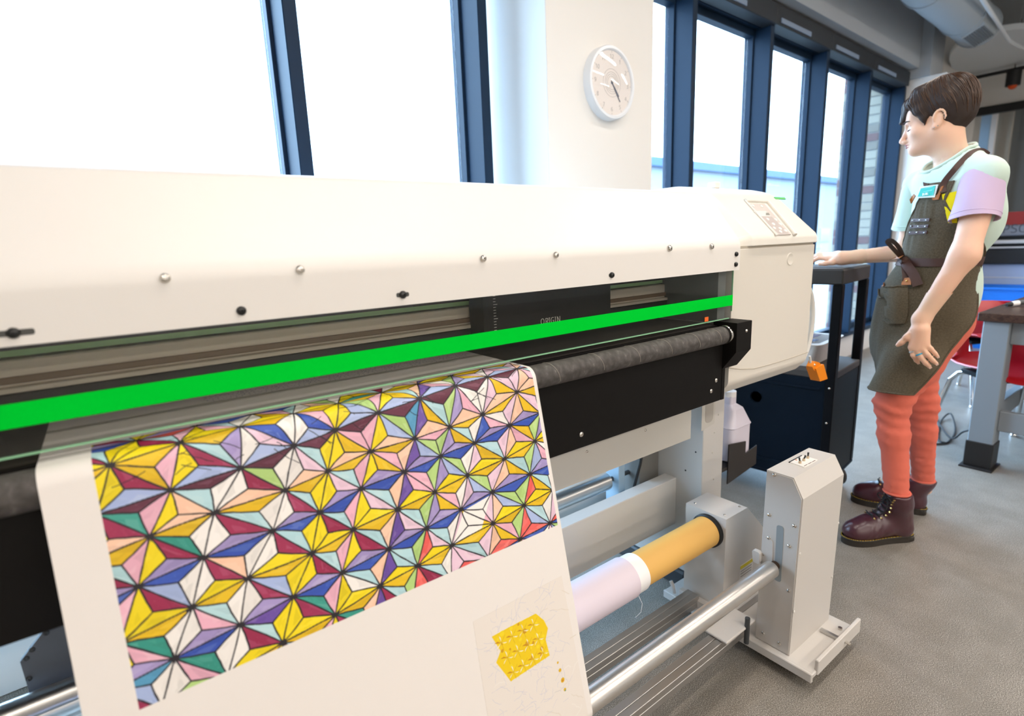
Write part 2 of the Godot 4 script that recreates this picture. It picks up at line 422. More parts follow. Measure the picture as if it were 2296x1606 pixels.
func printer() -> void:
	var white := mat("hood_white", Color("ebe7e2"), 0.42)
	var cream := mat("control_cream", Color("ded8cd"), 0.5)
	var black := mat("black_metal", Color("100e0d"), 0.6); black.metallic_specular = 0.3
	black.roughness_texture = null
	var grey := mat("steel_grey", Color("cac6c0"), 0.5)
	var chrome := mat("screw_steel", Color("d9d4cc"), 0.22, 1.0)
	var blackscrew := mat("black_screw", Color("101214"), 0.3)
	var p := thing("wide_format_printer", "large white wide format printer with green striped clear cover, printing a colourful pattern", "printer", Vector3(0.4, 0, -1.1))
	var L := func(b: G) -> G: return local(b, p)
	# hood shell: lower face, sloping face, flat top, back
	var outer := [Vector2(1.093, -0.80), Vector2(1.165, -0.80), Vector2(1.301, -0.906), Vector2(1.301, -1.38), Vector2(0.80, -1.38)]
	var inner := [Vector2(0.80, -1.375), Vector2(1.296, -1.375), Vector2(1.296, -0.909), Vector2(1.163, -0.805), Vector2(1.093, -0.805)]
	var shell := rounded(outer + inner, [0.0, 0.016, 0.012, 0.012, 0.0, 0.0, 0.01, 0.01, 0.012, 0.0], 6)
	var hood := obj("hood", L.call(g().xprism(shell, -0.95, 1.348)), white, p)
	obj("hood_end_cap", L.call(g().xprism(rounded([Vector2(1.093, -0.8005), Vector2(1.165, -0.8005), Vector2(1.3005, -0.9065), Vector2(1.3005, -1.378), Vector2(1.093, -1.378)], [0.0, 0.016, 0.012, 0.012, 0.0], 6), 1.338, 1.3475)), white, hood)
	for q in [[370, 624], [673, 605], [1083, 580], [1246, 572], [1501, 557], [1595, 553]]:
		var at := on_z(q[0], q[1], -0.80) - p.position
		screw(hood, at, Vector3.BACK, 0.0062 if q[0] < 1300 else 0.0072, chrome, "screw", 0.75)
	screw(hood, on_z(541, 697, -0.80) - p.position, Vector3.BACK, 0.0062, blackscrew, "black_screw", 0.8)
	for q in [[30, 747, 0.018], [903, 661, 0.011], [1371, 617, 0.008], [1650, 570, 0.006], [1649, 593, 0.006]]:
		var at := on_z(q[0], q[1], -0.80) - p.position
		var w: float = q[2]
		obj("slot", g().prism(rounded([Vector2(-w, -0.0035), Vector2(w, -0.0035), Vector2(w, 0.0035), Vector2(-w, 0.0035)], 0.003), at + Vector3(0, 0, -0.001), Vector3.RIGHT, Vector3.UP, Vector3(0, 0, 0.0014)), mat("slot_shade", Color("4a4a48"), 0.6), hood)  # thin dark plate on the face, its colour standing for shade in the slot
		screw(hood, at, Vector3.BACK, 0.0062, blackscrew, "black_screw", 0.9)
	# left end housing, out of the frame
	obj("end_housing", L.call(g().box(Vector3(-1.35, 0.76, -1.4), Vector3(-0.95, 1.3, -0.81), 0.02)), cream, p)
	# clear cover with its green strip
	var clear := mat("clear_cover", Color(0.10, 0.14, 0.11, 0.05), 0.01); clear.metallic_specular = 0.3
	clear.transparency = BaseMaterial3D.TRANSPARENCY_ALPHA
	var cv := obj("clear_cover", L.call(g().prism(PackedVector2Array([Vector2(-0.94, 0.968), Vector2(1.322, 0.968), Vector2(1.334, 0.985), Vector2(1.334, 1.15), Vector2(-0.94, 1.15)]), Vector3(0, 0, -0.812), Vector3.RIGHT, Vector3.UP, Vector3(0, 0, 0.004))), clear, p)
	obj("cover_edge", L.call(g().box(Vector3(-0.94, 0.9662, -0.8122), Vector3(1.322, 0.9682, -0.8078))), mat("cover_edge", Color("8fc79d"), 0.3), cv)
	obj("cover_end_edge", L.call(g().box(Vector3(1.3335, 0.985, -0.812), Vector3(1.3347, 1.092, -0.808))), mat("cover_edge", Color("8fc79d"), 0.3), cv)
	var gs := mat("green_strip", Color("00cf35"), 0.8); gs.metallic_specular = 0.1
	obj("green_strip", L.call(g().box(Vector3(-0.94, 1.0005, -0.8079), Vector3(1.334, 1.0285, -0.8072))), gs, cv)
	# platen: front guide plate and slots
	var dkgrey := mat("platen_grey", Color("35312e"), 0.5)
	obj("platen", L.call(g().xprism(PackedVector2Array([Vector2(0.950, -0.822), Vector2(0.9525, -0.83), Vector2(0.9525, -1.30), Vector2(0.90, -1.30), Vector2(0.90, -0.822)]), -0.93, 1.30)), dkgrey, p)
	# what shows behind the cover: rail, bars, carriage
	var beige := mat("rail_beige", Color("e4dac8"), 0.4)
	obj("carriage_rail", L.call(g().box(Vector3(-0.93, 1.015, -1.06), Vector3(1.30, 1.053, -1.0), 0.002)), beige, p)
	obj("rail_groove", L.call(g().box(Vector3(-0.93, 1.020, -1.001), Vector3(1.30, 1.030, -0.996), 0.001)), mat("rail_brown", Color("8a7561"), 0.5), p)
	obj("rail_lip", L.call(g().box(Vector3(-0.93, 1.008, -1.01), Vector3(1.30, 1.0155, -0.990), 0.001)), beige, p)
	obj("pinch_bar", L.call(g().box(Vector3(-0.93, 0.964, -1.05), Vector3(1.30, 1.008, -0.992), 0.002)), mat("pinch_black", Color("1d1b1a"), 0.45), p)
	obj("encoder_strip", L.call(g().box(Vector3(-0.93, 1.066, -1.005), Vector3(1.30, 1.072, -1.000))), mat("encoder", Color("2a2b2c"), 0.4), p)
	obj("green_band", L.call(g().box(Vector3(-0.93, 1.056, -1.05), Vector3(1.30, 1.28, -1.010))), mat("band_green", Color("a6d193"), 0.4), p)  # even muted green bar standing in for the green band behind the cover
	var car := obj("print_carriage", L.call(g().box(Vector3(0.625, 0.972, -1.0), Vector3(1.005, 1.22, -0.93), 0.008)), mat("carriage_black", Color("161414"), 0.4), p)
	var tm := TextMesh.new(); tm.text = "ORIGIN"; tm.font = SystemFont.new(); tm.font.font_names = PackedStringArray(["Droid Sans"]); tm.font_size = 16; tm.pixel_size = 0.0011; tm.depth = 0.0006
	var tx := MeshInstance3D.new(); tx.mesh = tm; tx.material_override = mat("label_white", Color("d8d2c8"), 0.5); put(tx, "origin_label", car)
	var tq := on_z(1235, 719, -0.9295); tx.position = tq - p.position
	obj("ruler_marks", L.call(ruler()), mat("label_white", Color("d8d2c8"), 0.5), car)
	obj("inner_bulkhead", L.call(g().xprism(PackedVector2Array([Vector2(0.955, -0.83), Vector2(1.155, -0.83), Vector2(1.28, -0.93), Vector2(1.28, -1.37), Vector2(0.955, -1.37)]), 1.30, 1.335)), mat("bulkhead", Color("6d716e"), 0.5), p)
	obj("orange_sticker", L.call(g().box(Vector3(1.2085, 0.9705, -0.8065), Vector3(1.2245, 0.982, -0.8058))), mat("orange_sticker", Color("f0691c"), 0.5), cv)
	# roller with its scuffed rubber sleeve and seams
	var rub := mat("roller_rubber", Color.WHITE, 0.7)
	rub.albedo_texture = noise_tex(0.02, 21, [Color("3d3937"), Color("4b4744"), Color("565250"), Color("857f78")], [0.2, 0.5, 0.75, 1.0], 512, FastNoiseLite.TYPE_SIMPLEX_SMOOTH, 5)
	rub.uv1_triplanar = true; rub.uv1_scale = Vector3.ONE * 5.0
	var rc := Vector3(0, 0.930, -0.792)
	var rol := obj("media_roller", L.call(g().cyl(rc + Vector3(-0.93, 0, 0), rc + Vector3(1.262, 0, 0), 0.0235, -1.0, 40)), rub, p)
	obj("roller_neck", L.call(g().cyl(rc + Vector3(1.262, 0, 0), rc + Vector3(1.272, 0, 0), 0.022, -1.0, 32)), mat("black_metal", Color.BLACK), rol)
	obj("roller_collar", L.call(g().lathe(PackedVector2Array([Vector2(0.018, 0.0), Vector2(0.0245, 0.0), Vector2(0.0255, 0.003), Vector2(0.0255, 0.008), Vector2(0.018, 0.010)]), rc + Vector3(1.272, 0, 0), Vector3.RIGHT, 32)), chrome, rol)
	for px in [1236, 1336, 1417, 1488, 1550, 1597]:
		var x0 := on_z(px + 20, 800, -0.77).x
		if x0 > 1.25: continue
		var path := []
		for k in 13:
			var an := lerpf(-0.5, 1.9, k / 12.0)
			path.append(rc + Vector3(x0 - 0.02 * k / 12.0, sin(an) * 0.0236, cos(an) * 0.0236))
		obj("sleeve_seam", L.call(g().tube(path, 0.00055, 5)), mat("seam", Color("9c958a"), 0.7), rol)
	# bracket that carries the roller's end
	var br := obj("roller_bracket", L.call(g().prism(rounded(v2([0.962, -0.83, 0.962, -0.762, 0.885, -0.762, 0.835, -0.80, 0.835, -0.83]), 0.002, 2), Vector3(1.285, 0, 0), Vector3.UP, Vector3.BACK, Vector3(0.07, 0, 0))), black, p)
	obj("screw", L.call(g().dome(Vector3(1.33, 0.937, -0.762), Vector3.BACK, 0.0045, 0.003)), chrome, br)
	obj("shelf_strip", L.call(g().box(Vector3(-0.93, 0.925, -0.86), Vector3(1.29, 0.951, -0.818), 0.001)), black, p)
	for q in [[1216, 806], [1556, 737]]:
		obj("screw", L.call(g().dome(on_y(q[0], q[1], 0.951), Vector3.UP, 0.003, 0.002)), chrome, p)
	# black apron under the roller
	var ap := obj("apron_panel", L.call(g().box(Vector3(-0.94, 0.75, -0.812), Vector3(1.285, 0.912, -0.80), 0.0012)), black, p)
	obj("apron_return", L.call(g().xprism(PackedVector2Array([Vector2(0.75, -0.800), Vector2(0.84, -0.800), Vector2(0.84, -0.86), Vector2(0.75, -0.86)]), 1.2865, 1.300)), black, p)
	for q in [[1303, 974], [1594, 877], [1605, 853]]: screw(ap, on_z(q[0], q[1], -0.80) - p.position, Vector3.BACK, 0.0058, chrome, "screw", 0.6)
	# cross panel, legs, lower beam
	var cp := obj("cross_panel", L.call(g().box(Vector3(0.15, 0.578, -0.97), Vector3(1.372, 0.78, -0.95), 0.001)), mat("panel_beige", Color("c3bfb6"), 0.5), p)
	for q in [[1316, 1013], [1447, 965]]: screw(cp, on_z(q[0], q[1], -0.95) - p.position, Vector3.BACK, 0.004, chrome, "screw", 0.6)
	var lz := -0.958
	var lg := obj("leg", L.call(g().box(Vector3(1.45, 0.06, -1.34), Vector3(1.563, 0.80, lz), 0.002)), grey, p)
	obj("leg_foot", L.call(g().box(Vector3(1.435, 0.0, -1.40), Vector3(1.578, 0.06, -1.005), 0.006)), mat("foot_dark", Color("3a3d40"), 0.5), lg)
	var hp := on_z(1590, 915, lz); var hy := hp.y - 0.715
	obj("cable_bracket", L.call(g().prism(rounded([Vector2(hp.x - 0.042, 0.648 + hy), Vector2(hp.x + 0.028, 0.658 + hy), Vector2(hp.x + 0.028, 0.79), Vector2(hp.x - 0.042, 0.79)], 0.004), Vector3(0, 0, lz), Vector3.RIGHT, Vector3.UP, Vector3(0, 0, 0.003))), mat("panel_beige", Color.WHITE), lg)
	obj("cable_slot", L.call(g().prism(rounded([Vector2(hp.x - 0.024, 0.668 + hy), Vector2(hp.x + 0.018, 0.668 + hy), Vector2(hp.x + 0.018, 0.79), Vector2(hp.x - 0.024, 0.79)], [0.02, 0.02, 0.0, 0.0]), Vector3(0, 0, lz + 0.003), Vector3.RIGHT, Vector3.UP, Vector3(0, 0, 0.0008))), mat("slot_beige", Color("a8a299"), 0.6), lg)
	for q in [[1597, 1015], [1602, 970], [1611, 930], [1600, 1075]]: screw(lg, on_z(q[0], q[1], lz) - p.position, Vector3.BACK, 0.0032, mat("panel_beige", Color.WHITE), "screw", 0.6)
	for q in [[1560, 1014], [1537, 1055], [1503, 1090]]: screw(lg, on_x(q[0], q[1], 1.45) - p.position, Vector3.LEFT, 0.003, mat("foot_dark", Color.BLACK), "screw", 0.6)
	obj("leg", L.call(g().box(Vector3(-0.90, 0.06, -1.28), Vector3(-0.79, 0.80, -0.862), 0.002)), grey, p)
	var bt := on_x(1517, 1071, 1.45); var bk := on_x(1490, 1058, 1.45)
	obj("lower_beam", L.call(g().box(Vector3(-0.79, bt.y - 0.17, bk.z), Vector3(1.45, bt.y, bt.z), 0.002)), grey, p)
	obj("rear_beam", L.call(g().box(Vector3(-0.79, 0.22, -1.33), Vector3(1.45, 0.32, -1.27), 0.002)), grey, p)
	var tube := on_x(1368, 1075, 1.26)
	obj("feed_tube", L.call(g().cyl(Vector3(-0.8, tube.y, tube.z), Vector3(1.24, tube.y, tube.z), 0.030, -1.0, 24)), mat("aluminium", Color("c9c8c6"), 0.3, 1.0), p)
	obj("feed_tube_pin", L.call(g().cyl(Vector3(1.24, tube.y, tube.z), Vector3(1.45, tube.y, tube.z), 0.008, -1.0, 12)), mat("foot_dark", Color.BLACK), p)
	obj("feed_bracket", L.call(g().box(Vector3(1.27, 0.20, tube.z - 0.03), Vector3(1.30, 0.70, tube.z + 0.03), 0.002)), mat("bracket_blue", Color("9db4c4"), 0.5), p)
	obj("rear_support", L.call(g().box(Vector3(1.35, 0.2, tube.z - 0.05), Vector3(1.449, 0.72, tube.z + 0.05), 0.002)), mat("rear_grey", Color("77746f"), 0.5), p)
	obj("rear_cable", L.call(g().tube([Vector3(1.37, 0.72, tube.z + 0.06), Vector3(1.365, 0.58, tube.z + 0.065), Vector3(1.34, 0.45, tube.z + 0.06), Vector3(1.29, 0.33, tube.z + 0.06), Vector3(1.27, 0.25, tube.z + 0.05)], 0.005)), mat("cable_black", Color("191a1c"), 0.5), p)
	obj("bottom_tray", L.call(g().box(Vector3(-0.8, 0.70, -1.36), Vector3(1.56, 0.78, -0.98))), mat("tray_grey", Color("8f9294"), 0.6), p)
	# left stand plate with a slanted edge, and a rear bar, seen below the apron
	var sp := []
	for q in [[104, 1408], [45, 1485], [70, 1568], [330, 1490], [330, 1330]]: 
		var w := on_z(q[0], q[1], -1.02); sp.append(Vector2(w.x, w.y))
	var pl := obj("stand_plate", L.call(g().prism(PackedVector2Array(sp), Vector3(0, 0, -1.03), Vector3.RIGHT, Vector3.UP, Vector3(0, 0, 0.01))), mat("plate_slate", Color("5b6067"), 0.5), p)
	for q in [[98, 1418], [66, 1455], [53, 1475], [59, 1520]]: screw(pl, on_z(q[0] + 6, q[1] + 2, -1.02) - p.position, Vector3.BACK, 0.004, mat("foot_dark", Color.BLACK), "screw", 0.6)
	var rb := on_z(95, 1572, -0.985)
	obj("rear_bar", L.call(g().cyl(Vector3(-0.8, rb.y, rb.z), Vector3(0.6, rb.y, rb.z), 0.018, -1.0, 24)), mat("aluminium", Color.WHITE), p)
	# control housing at the right end
	var body := rounded(v2([1.146, -0.82, 0.775, -0.82, 0.738, -0.855, 0.738, -1.38, 1.146, -1.38]), [0.002, 0.012, 0.006, 0.01, 0.0], 5)
	var cb := obj("control_housing", L.call(g().xprism(body, 1.35, 1.80)), cream, p)
	var ringx := func(x: float, back: float, down: float) -> PackedVector3Array:
		var pr := rounded(v2([1.152, -0.812 - back * 0.35, 1.178 - down * 0.2, -0.814 - back * 0.35, 1.310 - down, -0.955 - back, 1.334 - down, -1.05 - back * 0.4, 1.334 - down, -1.38, 1.152, -1.38]), [0.003, 0.012, 0.05, 0.03, 0.01, 0.0], 8)
		var ring := PackedVector3Array()
		for q in pr: ring.append(Vector3(x, q.x, q.y))
		return ring
	var hd := obj("control_head", L.call(g().loft([ringx.call(1.35, 0.062, 0.036), ringx.call(1.398, 0.054, 0.030), ringx.call(1.428, 0.007, 0.005), ringx.call(1.435, 0.0, 0.0), ringx.call(1.79, 0.0, 0.0), ringx.call(1.801, 0.003, 0.003), ringx.call(1.806, 0.010, 0.009)])), mat("head_white", Color("e9e5dc"), 0.42), p, 28.0)
	obj("seam", L.call(g().box(Vector3(1.355, 1.145, -1.37), Vector3(1.795, 1.153, -0.8215))), mat("seam_dark", Color("b5ac9d"), 0.7), cb)
	# lower seam line, a shallow groove lip that dips at the left
	var seam := []
	for q in [[1634, 825], [1660, 828], [1690, 827], [1725, 818], [1770, 804], [1811, 790]]: seam.append(on_z(q[0], q[1], -0.8195))
	obj("seam", L.call(g().tube(seam, 0.0013, 6)), mat("seam_dark", Color.WHITE), cb)
	var dp := on_z(1771, 581, -0.82)
	obj("finger_dimple", L.call(g().lathe(PackedVector2Array([Vector2(0.0, -0.0005), Vector2(0.013, 0.0005), Vector2(0.017, 0.002), Vector2(0.019, 0.0)]), dp, Vector3.BACK, 24)), cream, cb)
	# control panel set into the sloping head
	var sl0 := Vector3(0, 1.186, -0.8225); var sl1 := Vector3(0, 1.297, -0.941)
	var sd := (sl1 - sl0).normalized(); var sn := Vector3(0, 0.73, 0.683).normalized()
	sn = (sn - sd * sn.dot(sd)).normalized()
	var P3 := func(u: float, v: float) -> Vector3: return on_plane(u, v, sl0, sn)
	var quad4 := func(u0, v0, u1, v1, u2, v2_, u3, v3, h0: float, h1: float) -> G:
		var b := g(); var c := [P3.call(u0, v0), P3.call(u1, v1), P3.call(u2, v2_), P3.call(u3, v3)]
		var lo := []; var hi := []
		for q in c: lo.append(q + sn * h0); hi.append(q + sn * h1)
		return b.loft([PackedVector3Array(lo), PackedVector3Array(hi)])
	var rim := [[1670, 451], [1719, 453], [1782, 528], [1741, 529.5]]
	for k in [0, 1, 3]:
		var e0: Vector3 = P3.call(rim[k][0], rim[k][1]); var e1: Vector3 = P3.call(rim[(k + 1) % 4][0], rim[(k + 1) % 4][1])
		obj("panel_rim", L.call(g().tube([e0 + sn * 0.002, e1 + sn * 0.002], 0.006 if k < 2 else 0.003, 10)), mat("head_white", Color("e9e5dc")), hd)
	var pn := obj("control_panel", L.call(quad4.call(1677, 457, 1713, 458, 1773, 526.5, 1742, 527.5, -0.001, 0.0018)), mat("panel_face", Color("cfc6c0"), 0.4), hd)
	obj("panel_screen", L.call(quad4.call(1688, 474.5, 1716, 474.5, 1727, 486, 1702, 486, 0.001, 0.0024)), mat("screen_pale", Color("f4f2ee"), 0.2), pn)
	obj("panel_mark", L.call(quad4.call(1716, 479, 1722, 479, 1725, 484, 1716, 484, 0.001, 0.0028)), mat("mark_dark", Color("8b8980"), 0.5), pn)
	obj("keypad", L.call(quad4.call(1703, 486.5, 1729, 487, 1768, 525, 1746, 525.5, 0.001, 0.0022)), mat("keypad_grey", Color("bdb2ae"), 0.5), pn)
	for q in [[1687, 463], [1706, 464], [1733, 504], [1748, 504], [1735, 513], [1748, 514], [1749, 521], [1760, 519], [1720, 493], [1738, 494]]:
		obj("button", L.call(g().dome(P3.call(q[0], q[1]) + sn * 0.002, sn, 0.006, 0.003)), mat("button_white", Color("f6f3ee"), 0.4), pn)
	obj("green_logo", L.call(quad4.call(1736, 442, 1759, 443, 1762, 447, 1740, 446.5, -0.002, 0.0008)), mat("logo_green", Color("5fc463"), 0.5), hd)
	obj("latch_clip", L.call(g().box(Vector3(1.60, 1.332, -1.075), Vector3(1.63, 1.352, -1.045), 0.003)), white, hd)
	# side hose and orange tag
	var ho := []
	for k in 13:
		var an := -PI / 2 + PI * k / 12.0
		ho.append(Vector3(1.795 + 0.075 * cos(an), 0.893 + 0.125 * sin(an), -0.842))
	obj("side_handle", L.call(g().tube(ho, 0.009, 10)), mat("hose_cream", Color("d5d2cb"), 0.5), p)
	var ho2 := []
	for q in ho: ho2.append(Vector3(1.795 + (q.x - 1.795) * 0.7, 0.893 + (q.y - 0.893) * 0.8, q.z - 0.006))
	obj("side_handle", L.call(g().tube(ho2, 0.008, 10)), mat("hose_cream", Color.WHITE), p)

func ruler() -> G:
	var b := g()
	for k in 14:
		b.box(Vector3(0.645, 1.0 + 0.006 * k, -0.9302), Vector3(0.651 + (0.004 if k % 5 == 0 else 0.0), 1.001 + 0.006 * k, -0.9294))
	return b

func take_up() -> void:
	var grey := mat("unit_grey", Color("cdc8c2"), 0.48)
	var chrome := mat("screw_steel", Color.WHITE)
	var alu := mat("aluminium", Color.WHITE)
	var o := thing("take_up_unit", "grey sheet metal take-up unit with switch tower and motor box on aluminium rails", "take-up unit", Vector3(1.4, 0, -0.75))
	var L := func(b: G) -> G: return local(b, o)
	var pos := o.position
	# base plate with folded lips
	var bp := obj("base_plate", L.call(g().box(Vector3(1.325, 0.04, -1.0), Vector3(1.60, 0.055, -0.53), 0.003)), grey, o)
	obj("front_lip", L.call(g().box(Vector3(1.345, 0.042, -0.536), Vector3(1.605, 0.085, -0.526), 0.002)), grey, bp)
	obj("side_lip", L.call(g().box(Vector3(1.318, 0.03, -1.0), Vector3(1.328, 0.056, -0.53), 0.002)), grey, bp)
	obj("plate_bar", L.call(g().box(Vector3(1.50, 0.055, -0.592), Vector3(1.512, 0.064, -0.526), 0.001)), alu, bp)
	obj("plate_bolt", L.call(g().cyl(Vector3(1.555, 0.055, -0.56), Vector3(1.555, 0.061, -0.56), 0.006, -1.0, 6)), chrome, bp)
	obj("plate_screw", L.call(g().cyl(Vector3(1.506, 0.06, -0.526), Vector3(1.506, 0.06, -0.512), 0.004, -1.0, 8)), chrome, bp)
	for q in [[1.37, -0.95], [1.55, -0.95], [1.37, -0.57], [1.55, -0.57]]:
		obj("foot", L.call(g().cyl(Vector3(q[0], 0, q[1]), Vector3(q[0], 0.04, q[1]), 0.016, -1.0, 14)), mat("foot_dark", Color.BLACK), bp)
	# tower: chamfered top, slotted side
	var prof := PackedVector2Array([Vector2(0.055, -0.697), Vector2(0.568, -0.692), Vector2(0.568, -0.621), Vector2(0.518, -0.594), Vector2(0.055, -0.600)])
	var tw := obj("switch_tower", L.call(g().xprism(prof, 1.342, 1.575)), grey, o, 20.0)
	obj("side_cover", L.call(g().xprism(PackedVector2Array([Vector2(0.058, -0.6945), Vector2(0.565, -0.6895), Vector2(0.565, -0.622), Vector2(0.517, -0.597), Vector2(0.058, -0.6025)]), 1.3395, 1.342)), mat("unit_side", Color("c4beb7"), 0.5), tw, 20.0)
	# slot recess
	var slot := rounded(v2([0.425, -0.655, 0.425, -0.636, 0.262, -0.634, 0.262, -0.653]), 0.009, 6)
	obj("slot_recess", L.call(g().xprism(slot, 1.3385, 1.3396)), mat("slot_grey", Color("8b9294"), 0.5), tw)
	var sp := rounded(v2([0.375, -0.690, 0.375, -0.662, 0.300, -0.660, 0.300, -0.690]), 0.008, 4)
	obj("hinge_plate", L.call(g().xprism(sp, 1.337, 1.3395)), mat("unit_side", Color.WHITE), tw)
	obj("catch", L.call(g().prism(rounded(v2([0.33, -0.712, 0.33, -0.690, 0.295, -0.690, 0.295, -0.708]), 0.006), Vector3(1.325, 0, 0), Vector3.UP, Vector3.BACK, Vector3(0.014, 0, 0))), grey, tw)
	for q in [[1725, 1155], [1781, 1180], [1769, 1225], [1724, 1207], [1711, 1243], [1768, 1325], [1711, 1420], [1747, 1443], [1736, 1065]]:
		var at := on_x(q[0], q[1], 1.3394)
		screw(tw, at - pos, Vector3.LEFT, 0.0052, chrome, "screw", 0.6)
	for q in [[1793, 1242], [1780, 1372], [1865, 1294], [1879, 1173]]: screw(tw, on_z(q[0], q[1], -0.597) - pos, Vector3.BACK, 0.004, mat("paint_screw", Color("dcd8d2"), 0.4), "screw", 0.6)
	# switch plate on top
	var T := func(u: float, v: float) -> Vector3: return on_y(u, v, 0.568)
	var top4 := func(u0, v0, u1, v1, u2, v2_, u3, v3, h: float) -> G:
		var lo := [T.call(u0, v0), T.call(u1, v1), T.call(u2, v2_), T.call(u3, v3)]; var hi := []
		for q in lo: hi.append(q + Vector3(0, h, 0))
		return g().loft([PackedVector3Array(hi), PackedVector3Array(lo)])
	var plate := obj("switch_plate", L.call(top4.call(1769, 1037, 1798, 1022, 1834, 1032, 1804, 1049, 0.0015)), mat("plate_white", Color("f3f0ea"), 0.4), tw)
	for q in [[1768, 1037.5, 1797, 1022, 1799, 1023, 1770.5, 1038.5]]: obj("plate_print", L.call(top4.call(q[0], q[1], q[2], q[3], q[4], q[5], q[6], q[7], 0.002)), mat("print_black", Color("15110f"), 0.6), plate)
	for k in 3:
		var u := 1802.5 + 9 * k; var v := 1046.5 - 4.6 * k
		obj("plate_print", L.call(top4.call(u, v, u + 7, v - 4, u + 8, v - 3.4, u + 1, v + 0.6, 0.002)), mat("print_brown", Color("6e4c41"), 0.6), plate)
	for q in [[1793.5, 1040, 1792, 1026], [1802, 1034.5, 1806, 1022], [1811, 1029, 1812.5, 1015]]:
		var bs: Vector3 = T.call(q[0], q[1]); var tip := on_x(q[2], q[3], bs.x)
		obj("toggle_base", L.call(g().cyl(bs, bs + Vector3(0, 0.008, 0), 0.0042, 0.0035, 10)), mat("toggle_brass", Color("d6c1a2"), 0.35, 0.6), plate)
		obj("toggle_lever", L.call(g().tube([bs + Vector3(0, 0.007, 0), (bs + tip) / 2 + Vector3(0, 0.002, 0), tip], [0.0014, 0.0022, 0.0026], 8)), mat("toggle_black", Color("141011"), 0.4), plate)
	obj("indicator", L.call(g().dome(T.call(1785, 1033), Vector3.UP, 0.003, 0.003)), mat("indicator_orange", Color("d8641e"), 0.3), plate)
	# motor box behind
	var mb := obj("motor_box", L.call(g().prism(PackedVector2Array([Vector2(1.34, 0.055), Vector2(1.34, 0.379), Vector2(1.452, 0.379), Vector2(1.56, 0.27), Vector2(1.56, 0.055)]), Vector3(0, 0, -0.938), Vector3.RIGHT, Vector3.UP, Vector3(0, 0, 0.137))), grey, o, 20.0)
	obj("box_plinth", L.call(g().box(Vector3(1.322, 0.055, -0.945), Vector3(1.565, 0.085, -0.775), 0.003)), grey, mb)
	obj("box_hook", L.call(g().tube([on_x(1512, 1330, 1.32), on_x(1509, 1315, 1.32), on_x(1504, 1303, 1.32)], 0.006, 8)), grey, mb)
	for q in [[1.36, -0.92], [1.36, -0.82], [1.44, -0.82]]: screw(mb, Vector3(q[0], 0.379, q[1]) - pos, Vector3.UP, 0.004, chrome, "screw", 0.6)
	var cl := mat("caution_label", Color("ded9d4"), 0.5)
	var q0 := on_z(1659, 1270, -0.801)
	var lab := obj("caution_label", L.call(g().box(Vector3(q0.x, q0.y - 0.075, -0.8012), Vector3(q0.x + 0.075, q0.y, -0.8005))), cl, mb)
	obj("label_header", L.call(g().box(Vector3(q0.x + 0.002, q0.y - 0.013, -0.8006), Vector3(q0.x + 0.073, q0.y - 0.002, -0.8001))), mat("label_yellow", Color("d9c616"), 0.5), lab)
	for k in 5: obj("label_line", L.call(g().box(Vector3(q0.x + 0.006, q0.y - 0.022 - 0.009 * k, -0.8006), Vector3(q0.x + 0.066, q0.y - 0.0195 - 0.009 * k, -0.8002))), mat("label_text", Color("8b8681"), 0.6), lab)
	var cc := Vector3(1.34, 0.322, -0.858)
	obj("core_flange", L.call(g().lathe(PackedVector2Array([Vector2(0, 0), Vector2(0.0505, 0), Vector2(0.0505, 0.010), Vector2(0.047, 0.013), Vector2(0, 0.013)]), cc, Vector3.LEFT, 36)), mat("flange_black", Color("121110"), 0.5), mb)
	# rails: T-slot extrusions, two grooves in each face
	for q in [[0.078, -0.735], [0.078, -0.895]]:
		var b := g()
		var y: float = q[0]; var z: float = q[1]
		for dy in [-0.0205, 0.0005]:
			for dz in [-0.0205, 0.0005]:
				b.box(Vector3(-0.75, y + dy, z + dz), Vector3(1.33, y + dy + 0.020, z + dz + 0.020), 0.001)
		b.box(Vector3(-0.75, y - 0.012, z - 0.012), Vector3(1.33, y + 0.012, z + 0.012))
		obj("aluminium_rail", L.call(b), mat("rail_alu", Color("b9b6b2"), 0.35, 0.85), o)
	obj("rail_clamp", L.call(g().box(Vector3(1.20, 0.10, -0.775), Vector3(1.345, 0.108, -0.70), 0.002)), grey, o)
	obj("rail_bolt", L.call(g().cyl(Vector3(1.30, 0.055, -0.70), Vector3(1.30, 0.135, -0.70), 0.007, -1.0, 10)), mat("foot_dark", Color.BLACK), o)
	# left stand of the same unit, out of the frame
	obj("end_stand", L.call(g().box(Vector3(-0.99, 0.0, -1.0), Vector3(-0.75, 0.42, -0.56), 0.004)), grey, o)
	# tension bar in the slot
	var t := thing("tension_bar", "thick round brushed aluminium tension bar running into the switch tower slot", "bar", Vector3(0.3, 0.303, -0.652))
	var bm := mat("bar_alu", Color("d3cfca"), 0.32, 0.9)
	obj("bar", g().lathe(PackedVector2Array([Vector2(0, 0), Vector2(0.020, 0), Vector2(0.0222, 0.002), Vector2(0.0222, 2.016), Vector2(0.020, 2.020), Vector2(0.012, 2.020), Vector2(0, 2.02)]), Vector3(-1.0, 0, 0), Vector3.RIGHT, 36), bm, t)
	obj("bearing", g().cyl(Vector3(1.02, 0.002, 0), Vector3(1.0385, 0.003, 0), 0.0125, -1.0, 20), mat("bearing_brown", Color("4b3a2e"), 0.35, 0.5), t)
	# take-up roll: cardboard core with lilac paper
	var rr := thing("take_up_roll", "yellow cardboard core wound with pale lilac paper on the take-up motor box", "paper roll", Vector3(0.3, 0.322, -0.858))
	obj("cardboard_core", g().lathe(PackedVector2Array([Vector2(0.036, -0.9), Vector2(0.0455, -0.9), Vector2(0.0455, 1.0265), Vector2(0.036, 1.0265)]), Vector3.ZERO, Vector3.RIGHT, 44), mat("cardboard_yellow", Color("dfae5c"), 0.6), rr)
